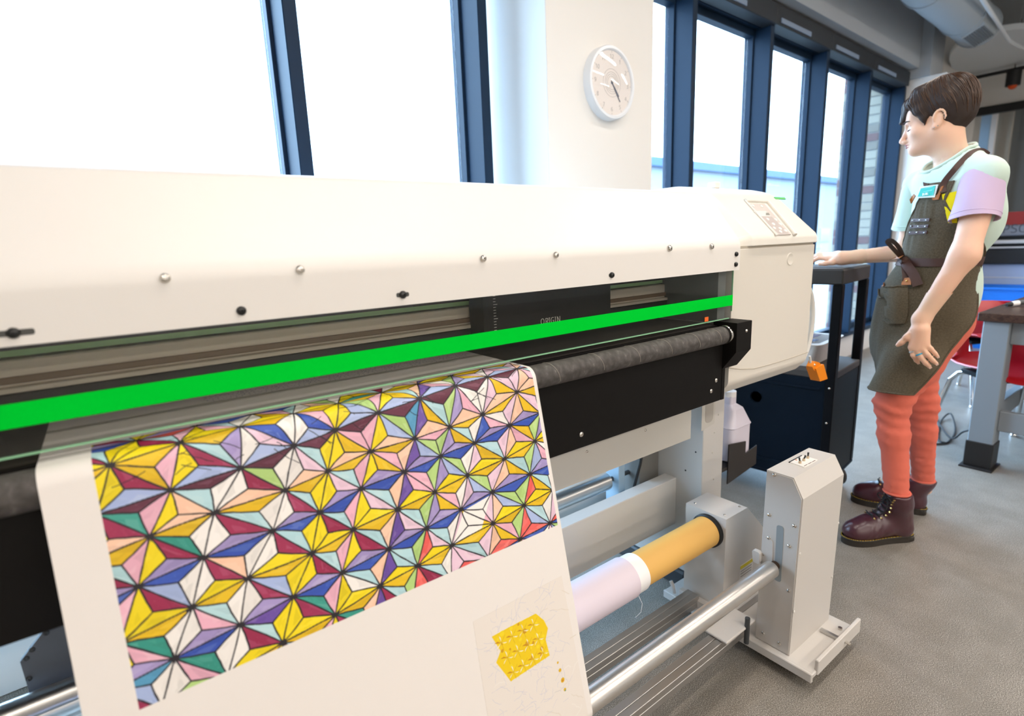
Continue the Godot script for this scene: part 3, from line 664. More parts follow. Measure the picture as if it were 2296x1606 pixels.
	obj("white_wrap", g().lathe(PackedVector2Array([Vector2(0.0455, -0.86), Vector2(0.0500, -0.86), Vector2(0.0500, 0.712), Vector2(0.0495, 0.714), Vector2(0.0455, 0.714)]), Vector3.ZERO, Vector3.RIGHT, 44), mat("wrap_white", Color("f1efee"), 0.7), rr)
	obj("lilac_paper", g().lathe(PackedVector2Array([Vector2(0.050, -0.85), Vector2(0.0535, -0.85), Vector2(0.0535, 0.672), Vector2(0.050, 0.673)]), Vector3.ZERO, Vector3.RIGHT, 44), mat("paper_lilac", Color("ddd0da"), 0.7), rr)
	obj("loose_thread", g().tube([Vector3(0.70, -0.052, 0.02), Vector3(0.705, -0.075, 0.03), Vector3(0.70, -0.098, 0.03), Vector3(0.69, -0.115, 0.02)], 0.0008, 5), mat("wrap_white", Color.WHITE), rr)

# ---------------------------------------------------------------- printed paper
const MX0 := -0.0905
const MX1 := 0.6225
const MS0 := -0.30
const MS1 := 0.74
const TS := 2048
var canvas: Image
func tex(p: Vector2) -> Vector2: return Vector2((p.x - MX0) / (MX1 - MX0) * TS, (p.y - MS0) / (MS1 - MS0) * TS)
var clip := [-1.0, -1.0, 9.0, 9.0]
func fill(pts: Array, c: Color) -> void:
	var q := PackedVector2Array(); var lo := 1e9; var hi := -1e9
	for p in pts:
		var t := tex(p); q.append(t); lo = minf(lo, t.y); hi = maxf(hi, t.y)
	var c0 := tex(Vector2(clip[0], clip[1])); var c1 := tex(Vector2(clip[2], clip[3]))
	for y in range(maxi(int(ceil(lo - 0.5)), int(maxf(c0.y, 0))), mini(int(floor(hi - 0.5)), int(minf(c1.y, TS - 1))) + 1):
		var yy := y + 0.5; var xs := PackedFloat32Array()
		for k in q.size():
			var a := q[k]; var b := q[(k + 1) % q.size()]
			if (a.y <= yy) != (b.y <= yy): xs.append(a.x + (yy - a.y) / (b.y - a.y) * (b.x - a.x))
		xs.sort()
		for k in range(0, xs.size() - 1, 2):
			var x0 := int(round(maxf(xs[k], maxf(c0.x, 0)))); var x1 := int(round(minf(xs[k + 1], minf(c1.x, TS))))
			if x1 > x0: canvas.fill_rect(Rect2i(x0, y, x1 - x0, 1), c)
func stroke(a: Vector2, b: Vector2, w: float, c: Color) -> void:
	var d := (b - a).normalized() * w * 0.5; var n := Vector2(-d.y, d.x)
	fill([a - d * 0.6 + n, b + d * 0.6 + n, b + d, b + d * 0.6 - n, a - d * 0.6 - n, a - d], c)
func ink(a: Vector2, b: Vector2, w: float, c: Color, wob := 0.0006) -> void:
	var n := 5; var p := a; var d := (b - a).normalized(); var s := Vector2(-d.y, d.x)
	var bow := rng.randf_range(-1.0, 1.0) * wob * 1.6
	for k in range(1, n + 1):
		var t := float(k) / n
		var q := a.lerp(b, t) + s * (bow * sin(PI * t) + (rng.randf_range(-wob, wob) * 0.5 if k < n else 0.0))
		stroke(p, q, w * rng.randf_range(0.85, 1.15), c); p = q
func disc(p: Vector2, r: float, c: Color, n := 12) -> void:
	var q := []
	for k in n: q.append(p + Vector2(cos(TAU * k / n), sin(TAU * k / n)) * r)
	fill(q, c)

func wash(tri3: Array, c: Color) -> void:
	fill(tri3, c)
	var pale := Color(1, 0.98, 0.95)
	for k in 4:   # the marker's uneven layers: paler and deeper patches inside the facet
		var u := rng.randf(); var v := rng.randf() * (1.0 - u)
		var m: Vector2 = tri3[0] + (tri3[1] - tri3[0]) * u + (tri3[2] - tri3[0]) * v
		var f := rng.randf_range(0.25, 0.62)
		var q := []
		for j in 3:
			var e0: Vector2 = m.lerp(tri3[j], f * rng.randf_range(0.6, 1.0)); var e1: Vector2 = m.lerp((tri3[j] + tri3[(j + 1) % 3]) / 2, f * rng.randf_range(0.6, 1.0))
			q.append(e0); q.append(e1)
		fill(q, c.lerp(pale, rng.randf_range(0.03, 0.16)) if k % 2 == 0 else c.darkened(rng.randf_range(0.01, 0.06)))
	for k in 16:   # pencil grain
		var u2 := rng.randf(); var v2_ := rng.randf() * (1.0 - u2)
		var m2: Vector2 = tri3[0] + (tri3[1] - tri3[0]) * u2 + (tri3[2] - tri3[0]) * v2_
		fill([m2, m2 + Vector2(0.0011, 0.0002), m2 + Vector2(0.0009, 0.0011)], c.lerp(pale, rng.randf_range(0.1, 0.25)))

func paint() -> Image:
	canvas = Image.create(TS, TS, false, Image.FORMAT_RGB8)
	canvas.fill(Color("ece6e1"))
	var K := {"yel": Color("f6dc00"), "gold": Color("e9bd08"), "red": Color("9c1f4b"), "mar": Color("5e2038"), "blue": Color("2f50b4"), "lav": Color("a797cd"), "pink": Color("f0b4c8"), "lp": Color("ecc9dd"),
		"lb": Color("b4dbe2"), "wh": Color("f6f1ec"), "gr": Color("b4d67f"), "teal": Color("2f9786"), "pea": Color("fbcbac"), "cor": Color("ee5f58"), "pur": Color("6a4ca4"), "per": Color("a9bbe6"), "sky": Color("5aa5d0")}
	var E1 := {-9: ["lb", "pink"], -8: ["lb", "red"], -7: ["pink", "gold"], -6: ["lp", "per"], -5: ["lb", "pink"], -4: ["lp", "gold"], -3: ["wh", "pink"], -2: ["lb", "gold"], -1: ["gr", "per"], 0: ["pink", "gold"], 1: ["lb", "lp"], 2: ["lb", "red"], 3: ["lb", "red"], 4: ["teal", "red"], 5: ["lb", "red"], 6: ["teal", "pink"], 7: ["per", "red"], 8: ["teal", "per"]}
	var E2 := {-8: ["pink", "yel"], -7: ["pink", "yel"], -6: ["pink", "yel"], -5: ["yel", "yel"], -4: ["pink", "yel"], -3: ["wh", "wh"], -2: ["wh", "wh"], -1: ["yel", "yel"], 0: ["pink", "yel"], 1: ["pea", "pur"], 2: ["gr", "lav"], 3: ["wh", "lp"], 4: ["lp", "pea"], 5: ["gr", "lav"], 6: ["wh", "lp"], 7: ["pea", "pur"], 8: ["gr", "lav"]}
	var E3 := {-8: ["lav", "blue"], -7: ["yel", "gold"], -6: ["lav", "blue"], -5: ["pink", "yel"], -4: ["yel", "gold"], -3: ["lav", "blue"], -2: ["yel", "gold"], -1: ["per", "mar"], 0: ["pea", "gold"], 1: ["lav", "blue"], 2: ["yel", "gold"], 3: ["lav", "blue"], 4: ["yel", "gold"], 5: ["lav", "blue"], 6: ["yel", "gold"], 7: ["lav", "blue"], 8: ["yel", "gold"]}
	var O := Vector2(0.287, 0.053); var A := Vector2(0.0475, 0.0445); var B := Vector2(-0.0235, 0.0530)
	var fix := {}
	for q in [[0, 0, 831, 1012.5], [-1, 0, 752, 965], [1, 0, 907, 1058.5], [0, 1, 810, 1096], [1, 1, 891, 1143], [0, 2, 792, 1188], [1, 2, 871.6, 1231.7], [1, -1, 930, 984], [2, -2, 1007.6, 958], [2, -1, 988, 1023], [2, 0, 975, 1104], [2, 1, 956, 1185], [2, 2, 936, 1269], [3, -1, 1048, 1066.6], [3, 0, 1033.5, 1142.7], [3, 1, 1012.5, 1223.6], [3, -2, 1064, 994], [3, -3, 1082, 930.6], [4, -1, 1103, 1104], [-2, 1, 660, 1000], [-1, 1, 735, 1057], [-2, 2, 640, 1100], [-1, 2, 717, 1150], [-3, 2, 540, 1050], [-2, 3, 612, 1190], [-1, 3, 700, 1241]]:
		fix[Vector2i(q[0], q[1])] = paper_at(q[2], q[3])
	clip = [-0.0405, -0.082, 0.6150, 0.278]
	var V := {}
	for i in range(-12, 13):
		for j in range(-12, 13):
			var p := O + A * i + B * j
			if p.x > -0.15 and p.x < 0.72 and p.y > -0.2 and p.y < 0.4:
				var key := Vector2i(i, j)
				V[key] = fix[key] if fix.has(key) else p + Vector2(rng.randf_range(-1, 1), rng.randf_range(-1, 1)) * 0.0035
	var any := ["yel", "gold", "red", "blue", "lav", "pink", "lb", "wh", "gr", "teal", "pea", "cor", "pur", "per", "sky"]
	var pick := func(c: String, i: int, j: int) -> Color:
		if c == "lav" and i >= 2 and i + j >= 3: c = "cor"
		if c == "red" and i >= 3: c = "gr"
		if rng.randf() < 0.10: c = any[rng.randi() % any.size()]
		var cc: Color = K[c]
		return cc.lightened(rng.randf_range(0.0, 0.08)) if rng.randf() < 0.5 else cc.darkened(rng.randf_range(0.0, 0.06))
	var lines := []
	var gd := func(d: Dictionary, k: int) -> Array: return d[clampi(k, d.keys().min(), d.keys().max())]
	for key in V:
		var i: int = key.x; var j: int = key.y
		var p00: Vector2 = V[key]; var ka := Vector2i(i + 1, j); var kb := Vector2i(i, j + 1); var kab := Vector2i(i + 1, j + 1)
		if V.has(ka) and V.has(kb):
			var pa: Vector2 = V[ka]; var pb: Vector2 = V[kb]
			var m := (p00 + pa + pb) / 3 + Vector2(rng.randf_range(-1, 1), rng.randf_range(-1, 1)) * 0.0022
			wash([p00, pa, m], pick.call(gd.call(E1, j)[1], i, j)); wash([p00, pb, m], pick.call(gd.call(E2, i)[1], i, j)); wash([pb, pa, m], pick.call(gd.call(E3, i + j + 1)[0], i, j))
			for q in [p00, pa, pb]: lines.append([q, m])
			lines.append([p00, pa]); lines.append([p00, pb]); lines.append([pb, pa])
			if V.has(kab):
				var pc: Vector2 = V[kab]
				var m2 := (pa + pb + pc) / 3 + Vector2(rng.randf_range(-1, 1), rng.randf_range(-1, 1)) * 0.0022
				wash([pb, pc, m2], pick.call(gd.call(E1, j + 1)[0], i, j)); wash([pa, pc, m2], pick.call(gd.call(E2, i + 1)[0], i, j)); wash([pb, pa, m2], pick.call(gd.call(E3, i + j + 1)[1], i, j))
				for q in [pa, pb, pc]: lines.append([q, m2])
	# a few facets left uncoloured
	fill([paper_at(1040, 1145), paper_at(1100, 1110), paper_at(1080, 1185), paper_at(1015, 1222)], K["wh"])
	var black := Color("17131c")
	for l in lines: ink(l[0], l[1], 0.0019, black)
	for key in V:
		var p: Vector2 = V[key]
		disc(p, rng.randf_range(0.0021, 0.0034), black, 7)
		for k in 5:
			var an := rng.randf() * TAU
			stroke(p, p + Vector2(cos(an), sin(an)) * rng.randf_range(0.003, 0.008), 0.0008, black)
	# scratchy strokes near the roller
	for k in 46:
		var p := Vector2(rng.randf_range(-0.03, 0.60), rng.randf_range(-0.05, 0.02)); var an := rng.randf_range(-0.6, 0.9)
		var e := p + Vector2(cos(an), sin(an)) * rng.randf_range(0.012, 0.04)
		ink(p, e, 0.0009, black, 0.001)
	# band of line-drawn rosettes further up
	clip = [MX0, MS0, MX1, MS1]
	var line := Color("9a96a4")
	for k in 9:
		var c := Vector2(0.135 + 0.0545 * k, -0.226)
		for ring in 3:
			var n := 9 + ring * 2; var r := 0.009 + 0.0082 * ring
			for h in n:
				var a0 := TAU * h / n
				var q := c + Vector2(cos(a0), sin(a0)) * r
				var prev := q
				for s in 6:
					var t := s / 5.0
					var an := a0 + TAU / n * t
					var w := c + Vector2(cos(an), sin(an)) * (r + 0.0055 * sin(PI * t))
					if s > 0: stroke(prev, w, 0.0008, line)
					prev = w
	# the small swatch picture lower down: creased off-white card, thread lines, gold patch
	var sw := [paper_at(1065, 1388), paper_at(1255, 1335), paper_at(1320, 1612), Vector2(0.62, 0.66), Vector2(0.402, 0.66)]
	clip = [MX0, MS0, 0.6145, MS1]
	fill([Vector2(0.407, 0.372), Vector2(0.604, 0.372), Vector2(0.612, 0.70), Vector2(0.400, 0.70)], Color("e9e1d9"))
	for k in 26:
		var p := Vector2(rng.randf_range(0.405, 0.60), rng.randf_range(0.375, 0.68)); var an := rng.randf_range(-0.8, 0.8)
		ink(p, p + Vector2(cos(an), sin(an)) * rng.randf_range(0.012, 0.05), 0.0012, Color("dfd5c8") if k % 3 else Color("efe9e2"), 0.003)
	ink(Vector2(0.407, 0.372), Vector2(0.401, 0.70), 0.001, Color("dbd3ca")); ink(Vector2(0.407, 0.372), Vector2(0.604, 0.372), 0.0007, Color("e2dad1"))
	for k in 150:
		var c := Vector2(0.495, 0.455) + Vector2(rng.randf_range(-0.075, 0.085), rng.randf_range(-0.075, 0.14))
		var an := rng.randf_range(0, TAU)
		ink(c, c + Vector2(cos(an), sin(an)) * rng.randf_range(0.01, 0.03), 0.00045, Color("c6c6d6"), 0.002)
	var patch := []
	for q in [[1102, 1428], [1150, 1402], [1201, 1376], [1219, 1391], [1228, 1409], [1223, 1434], [1232, 1470], [1190, 1498], [1145, 1528], [1112, 1486], [1122, 1460]]: patch.append(paper_at(q[0], q[1]))
	fill(patch, Color("eecb06"))
	for k in 30:
		var u := rng.randf(); var v := rng.randf()
		var c: Vector2 = patch[0].lerp(patch[2], u).lerp(patch[8].lerp(patch[6], u), v)
		disc(c, rng.randf_range(0.002, 0.005), Color("d29a0c") if k % 3 == 0 else Color("f2d71a"), 6)
	for si in 4:
		for sj in 3:
			var c: Vector2 = patch[0].lerp(patch[2], (si + 0.5) / 4.0).lerp(patch[8].lerp(patch[6], (si + 0.5) / 4.0), (sj + 0.6) / 3.0)
			for h in 6:
				var an := TAU * h / 6 + 0.3; var e := c + Vector2(cos(an), sin(an)) * 0.0135; var s := c + Vector2(cos(an + 0.28), sin(an + 0.28)) * 0.0085
				if h % 2 == 0: fill([c, e, s], Color("f7eec9"))
				elif h == 3: fill([c, e, s], Color("c8820e"))
				ink(c, e, 0.0004, Color("b98f10"), 0.0003)
	for q in [[1250, 1486, 0.0022], [1255, 1503, 0.0034], [1261, 1525, 0.0046], [1266, 1546, 0.003]]: disc(paper_at(q[0], q[1]), q[2], Color("dcae10"), 9)
	disc(paper_at(1261, 1526), 0.002, Color("c97f12"), 8); disc(paper_at(1267, 1548), 0.0016, Color("5f8f5b"), 7)
	return canvas

var roll_c := Vector2(0.930, -0.792)   # y, z
var bar_c := Vector2(0.303, -0.652)
# pixel -> (x, distance down the hanging sheet)
func paper_at(u: float, v: float) -> Vector2:
	var q := on_plane(u, v, Vector3(0, 0.9352, -0.7681), Vector3(0, 0.2145, 0.9767))
	return Vector2(q.x, (Vector2(q.y, q.z) - Vector2(0.9352, -0.7681)).dot(Vector2(-0.9767, 0.2145)))

# point of the sheet's section at arc length s (0 where it leaves the roller)
func paper_section(s: float) -> Vector2:
	var a0 := 0.2162; var rr := 0.0245
	var arc := (PI / 2 - a0) * rr
	if s < -arc: return Vector2(roll_c.x + rr, roll_c.y + s + arc)
	if s < 0:
		var an := a0 - s / rr
		return roll_c + Vector2(sin(an), cos(an)) * rr
	var p0 := roll_c + Vector2(sin(a0), cos(a0)) * rr; var br := 0.0232
	var p1 := bar_c + Vector2(sin(a0), cos(a0)) * br
	var len_ := (p1 - p0).length()
	if s < len_: return p0.lerp(p1, s / len_)
	var an2 := a0 - (s - len_) / br
	if an2 > -2.75: return bar_c + Vector2(sin(an2), cos(an2)) * br
	var e := bar_c + Vector2(sin(-2.75), cos(-2.75)) * br
	return e + Vector2(0.92, -0.38) * (s - len_ - (a0 + 2.75) * br)

func media() -> void:
	var img := paint()
	img.generate_mipmaps()
	var m := mat("printed_paper", Color.WHITE, 0.55)
	m.albedo_texture = ImageTexture.create_from_image(img)
	var ss := PackedFloat32Array()
	for k in 12: ss.append(lerpf(MS0, -0.0332, k / 12.0))
	for k in 14: ss.append(lerpf(-0.0332, 0.0, k / 14.0))
	for k in 16: ss.append(lerpf(0.0, 0.6424, k / 16.0))
	for k in 16: ss.append(lerpf(0.6424, 0.6424 + 2.966 * 0.0232, k / 16.0))
	ss.append(0.7112); ss.append(MS1)
	var o := thing("printed_paper", "white paper sheet printed with colourful star pattern, draped from printer over bar", "printed paper", Vector3(0.27, 0.30, -0.65))
	for side in 2:
		var verts := PackedVector3Array(); var uvs := PackedVector2Array(); var norms := PackedVector3Array(); var idx := PackedInt32Array()
		var nc := 9
		for k in ss.size():
			var p := paper_section(ss[k]); var q := paper_section(ss[k] + 0.0005)
			var t := (q - p).normalized(); var n := Vector3(0, t.y, -t.x)   # outward
			for c in nc:
				var x := lerpf(MX0, MX1, c / float(nc - 1))
				verts.append(Vector3(x, p.x, p.y) - n * (0.0004 * side) - o.position)
				norms.append(n if side == 0 else -n)
				uvs.append(Vector2((x - MX0) / (MX1 - MX0), (ss[k] - MS0) / (MS1 - MS0)))
		for k in ss.size() - 1:
			for c in nc - 1:
				var a := k * nc + c; var b := a + nc
				idx.append_array([a, a + 1, b, a + 1, b + 1, b] if side == 0 else [a, b, a + 1, a + 1, b, b + 1])
		var arr := []; arr.resize(Mesh.ARRAY_MAX)
		arr[Mesh.ARRAY_VERTEX] = verts; arr[Mesh.ARRAY_NORMAL] = norms; arr[Mesh.ARRAY_TEX_UV] = uvs; arr[Mesh.ARRAY_INDEX] = idx
		var me := ArrayMesh.new(); me.add_surface_from_arrays(Mesh.PRIMITIVE_TRIANGLES, arr)
		var mi := MeshInstance3D.new(); mi.mesh = me
		mi.material_override = m if side == 0 else mat("paper_back", Color("efeae6"), 0.7)
		put(mi, "printed_face" if side == 0 else "paper_back", o)

# ---------------------------------------------------------------- furniture and smaller things
func cart() -> void:
	var x := Transform3D(Basis(Vector3(0.993, 0, -0.12), Vector3.UP, Vector3(0.12, 0, 0.993)), Vector3(2.335, 0, -0.945))
	var black := mat("cart_black", Color("0a0d12"), 0.5); black.metallic_specular = 0.25
	var navy := mat("cart_navy", Color("061320"), 0.5); navy.metallic_specular = 0.25
	var o := Node3D.new(); put(o, "utility_cart"); o.transform = x
	tag(o, "black steel utility cart with cabinet base, between the printer and the windows", "cart")
	var wdt := 0.38; var len_ := 0.80
	var top := obj("top_tray", g().box(Vector3(0, 0.975, -len_), Vector3(wdt, 1.035, 0), 0.005), mat("cart_top", Color("2a2827"), 0.5), o)
	obj("top_mat", g().box(Vector3(0.012, 1.0352, -len_ + 0.012), Vector3(wdt - 0.012, 1.0375, -0.012), 0.001), mat("cart_mat", Color("4a4644"), 0.7), top)
	for q in [Vector2(0, 0), Vector2(wdt - 0.036, 0), Vector2(0, -len_ + 0.036), Vector2(wdt - 0.036, -len_ + 0.036)]:
		obj("post", g().box(Vector3(q.x, 0.13, q.y - 0.036), Vector3(q.x + 0.036, 0.975, q.y), 0.003), black, o)
	obj("shelf", g().box(Vector3(0.001, 0.585, -len_), Vector3(wdt - 0.001, 0.615, -0.001), 0.003), mat("cart_shelf", Color("3c3835"), 0.6), o)
	var hole := x.affine_inverse() * on_plane(1695, 890, x * Vector3(0.004, 0, 0), x.basis.x)
	var y0 := 0.13; var y1 := 0.585; var z0 := -len_ + 0.002; var z1 := -0.036
	var rg := [[], [], [], []]
	for k in 48:
		var an := TAU * k / 48; var dy := sin(an); var dz := cos(an)
		var t := minf((y1 - hole.y) / dy if dy > 1e-6 else ((y0 - hole.y) / dy if dy < -1e-6 else 9.0), (z1 - hole.z) / dz if dz > 1e-6 else ((z0 - hole.z) / dz if dz < -1e-6 else 9.0))
		for j in 4:
			var rr := 0.026 if j == 0 or j == 3 else t
			rg[j].append(Vector3(0.004 if j < 2 else 0.016, hole.y + dy * rr, hole.z + dz * rr))
	rg.append(rg[0])
	var rr2 := []
	for q in rg: rr2.append(PackedVector3Array(q))
	obj("cabinet_side", g().loft(rr2, false), navy, o)
	obj("cabinet_end", g().box(Vector3(0.036, 0.13, -0.014), Vector3(wdt - 0.036, 0.585, -0.003), 0.002), black, o)
	obj("cabinet_end", g().box(Vector3(0.036, 0.13, -len_ + 0.003), Vector3(wdt - 0.036, 0.585, -len_ + 0.014), 0.002), black, o)
	obj("cabinet_side", g().box(Vector3(wdt - 0.016, 0.13, -len_ + 0.036), Vector3(wdt - 0.004, 0.585, -0.036), 0.002), navy, o)
	obj("cabinet_floor", g().box(Vector3(0.0, 0.115, -len_), Vector3(wdt, 0.13, 0.0), 0.003), navy, o)
	obj("side_rib", g().box(Vector3(-0.003, 0.535, -len_ + 0.06), Vector3(0.005, 0.545, -0.05), 0.001), navy, o)
	obj("side_rib", g().box(Vector3(-0.003, 0.17, -len_ + 0.06), Vector3(0.005, 0.185, -0.05), 0.001), navy, o)
	for q in [[0.55, -0.018], [0.40, -0.018], [0.26, -0.018], [0.15, -0.30]]: obj("rivet", g().dome(Vector3(-0.0005, q[0], q[1]), Vector3.LEFT, 0.005, 0.003), mat("screw_steel", Color.WHITE), o)
	for q in [Vector2(0.05, -0.05), Vector2(wdt - 0.05, -0.05), Vector2(0.05, -len_ + 0.05), Vector2(wdt - 0.05, -len_ + 0.05)]:
		var ca := Node3D.new(); put(ca, "caster", o); ca.position = Vector3(q.x, 0, q.y)
		obj("wheel", g().lathe(PackedVector2Array([Vector2(0, -0.014), Vector2(0.042, -0.014), Vector2(0.047, -0.008), Vector2(0.047, 0.008), Vector2(0.042, 0.014), Vector2(0, 0.014)]), Vector3(0.01, 0.047, 0), Vector3(0.9, 0, 0.43).normalized(), 26), mat("wheel_dark", Color("2d2a27"), 0.6), ca)
		obj("fork", g().box(Vector3(-0.02, 0.08, -0.025), Vector3(0.03, 0.115, 0.03), 0.006), mat("zinc", Color("b9bcc0"), 0.3, 0.9), ca)
		for s in [-1, 1]: obj("fork_arm", g().box(Vector3(0.005 + s * 0.02 - 0.003, 0.04, -0.015), Vector3(0.005 + s * 0.02 + 0.003, 0.1, 0.02), 0.002), mat("zinc", Color.WHITE), ca)
	# white tray on the shelf
	var t := Node3D.new(); put(t, "storage_tray"); t.transform = x * Transform3D(Basis(), Vector3(0.19, 0.615, -0.27))
	tag(t, "white plastic tray of papers on the lower shelf of the black cart", "tray")
	var rings := []
	for q in [[0.115, 0.155, 0.0], [0.14, 0.185, 0.10], [0.158, 0.203, 0.102], [0.158, 0.203, 0.106], [0.136, 0.181, 0.106], [0.112, 0.152, 0.006]]:
		var ring := PackedVector3Array()
		for p in rounded([Vector2(-q[0], -q[1]), Vector2(q[0], -q[1]), Vector2(q[0], q[1]), Vector2(-q[0], q[1])], 0.03, 4): ring.append(Vector3(p.x, q[2], -p.y))
		rings.append(ring)
	obj("tray_shell", g().loft(rings), mat("tray_white", Color("e9e8e6"), 0.5), t)
	rng.seed = 31
	for k in 7:
		var pc: Color = [Color("dfe3ee"), Color("8c7f92"), Color("f2f0ec"), Color("5f6a8a"), Color("c9b8b0"), Color("e9e6f2"), Color("75677c")][k]
		obj("paper_sheet", g().obox(Transform3D(Basis.from_euler(Vector3(rng.randf_range(-0.05, 0.05), rng.randf_range(-0.4, 0.4), rng.randf_range(-0.05, 0.05))), Vector3(rng.randf_range(-0.03, 0.03), 0.05 + 0.011 * k, rng.randf_range(-0.05, 0.05))), Vector3(0.15, 0.002, 0.21)), mat("tray_paper_%d" % k, pc, 0.7), t)

func clip_and_bottle() -> void:
	# orange clip dangling from the control housing
	var o := thing("orange_clip", "bright orange plastic clip hanging under the printer's control housing", "clip", on_z(1825, 830, -0.835))
	var org := mat("clip_orange", Color("f28a0f"), 0.42)
	var P := func(u: float, v: float) -> Vector2:
		var q := on_z(u, v, -0.835) - o.position; return Vector2(q.x, q.y)
	obj("clip_body", g().prism(rounded([P.call(1818, 825), P.call(1836, 815), P.call(1845, 848), P.call(1828, 854)], 0.003, 3), Vector3(0, 0, -0.016), Vector3.RIGHT, Vector3.UP, Vector3(0, 0, 0.032)), org, o)
	obj("clip_arm", g().prism(rounded([P.call(1813, 822), P.call(1819, 809), P.call(1829, 812), P.call(1834, 818), P.call(1818, 831)], 0.003, 3), Vector3(0, 0, -0.008), Vector3.RIGHT, Vector3.UP, Vector3(0, 0, 0.020)), org, o)
	var sp: Vector2 = P.call(1818, 817)
	obj("pivot_screw", g().dome(Vector3(sp.x, sp.y, 0.012), Vector3.BACK, 0.004, 0.003), mat("screw_steel", Color.WHITE), o)
	obj("hang_strap", g().tube([Vector3(sp.x, sp.y, 0.0), Vector3(sp.x - 0.012, sp.y + 0.03, 0.0)], 0.004, 8), mat("hose_cream", Color.WHITE), o)
	# waste ink bottle in its black bracket
	var bz := -1.08
	var b := thing("waste_bottle", "translucent white waste ink bottle hanging behind the printer leg", "bottle", Vector3(1.79, 0.372, bz))
	var lil := mat("bottle_plastic", Color("dcd6e2"), 0.35)
	var bprof := func(hw: float, hd: float, y: float) -> PackedVector3Array:
		var ring := PackedVector3Array()
		for p in rounded([Vector2(-hw, -hd), Vector2(hw, -hd), Vector2(hw, hd), Vector2(-hw, hd)], minf(hw, hd) * 0.5, 4): ring.append(Vector3(p.x, y, -p.y))
		return ring
	obj("bottle_body", g().loft([bprof.call(0.06, 0.05, 0.0), bprof.call(0.068, 0.058, 0.006), bprof.call(0.068, 0.058, 0.125), bprof.call(0.071, 0.061, 0.13), bprof.call(0.068, 0.058, 0.135), bprof.call(0.04, 0.04, 0.19), bprof.call(0.02, 0.02, 0.205), bprof.call(0.02, 0.02, 0.235)]), lil, b)
	obj("bottle_cap", g().cyl(Vector3(0, 0.232, 0), Vector3(0, 0.252, 0), 0.024, -1.0, 18), mat("wrap_white", Color.WHITE), b)
	var k := thing("bottle_bracket", "small black metal bracket holding the waste ink bottle", "bracket", Vector3(1.79, 0.308, bz))
	var bm := mat("bracket_black", Color("2b2826"), 0.6)
	obj("front_plate", g().prism(PackedVector2Array([Vector2(-0.10, 0.0), Vector2(0.088, 0.025), Vector2(0.088, 0.10), Vector2(0.01, 0.085), Vector2(0.01, 0.135), Vector2(-0.10, 0.15)]), Vector3(0, 0, 0.064), Vector3.RIGHT, Vector3.UP, Vector3(0, 0, 0.004)), bm, k)
	obj("bottom_plate", g().box(Vector3(-0.225, 0.052, -0.064), Vector3(0.088, 0.0635, 0.064), 0.001), bm, k)

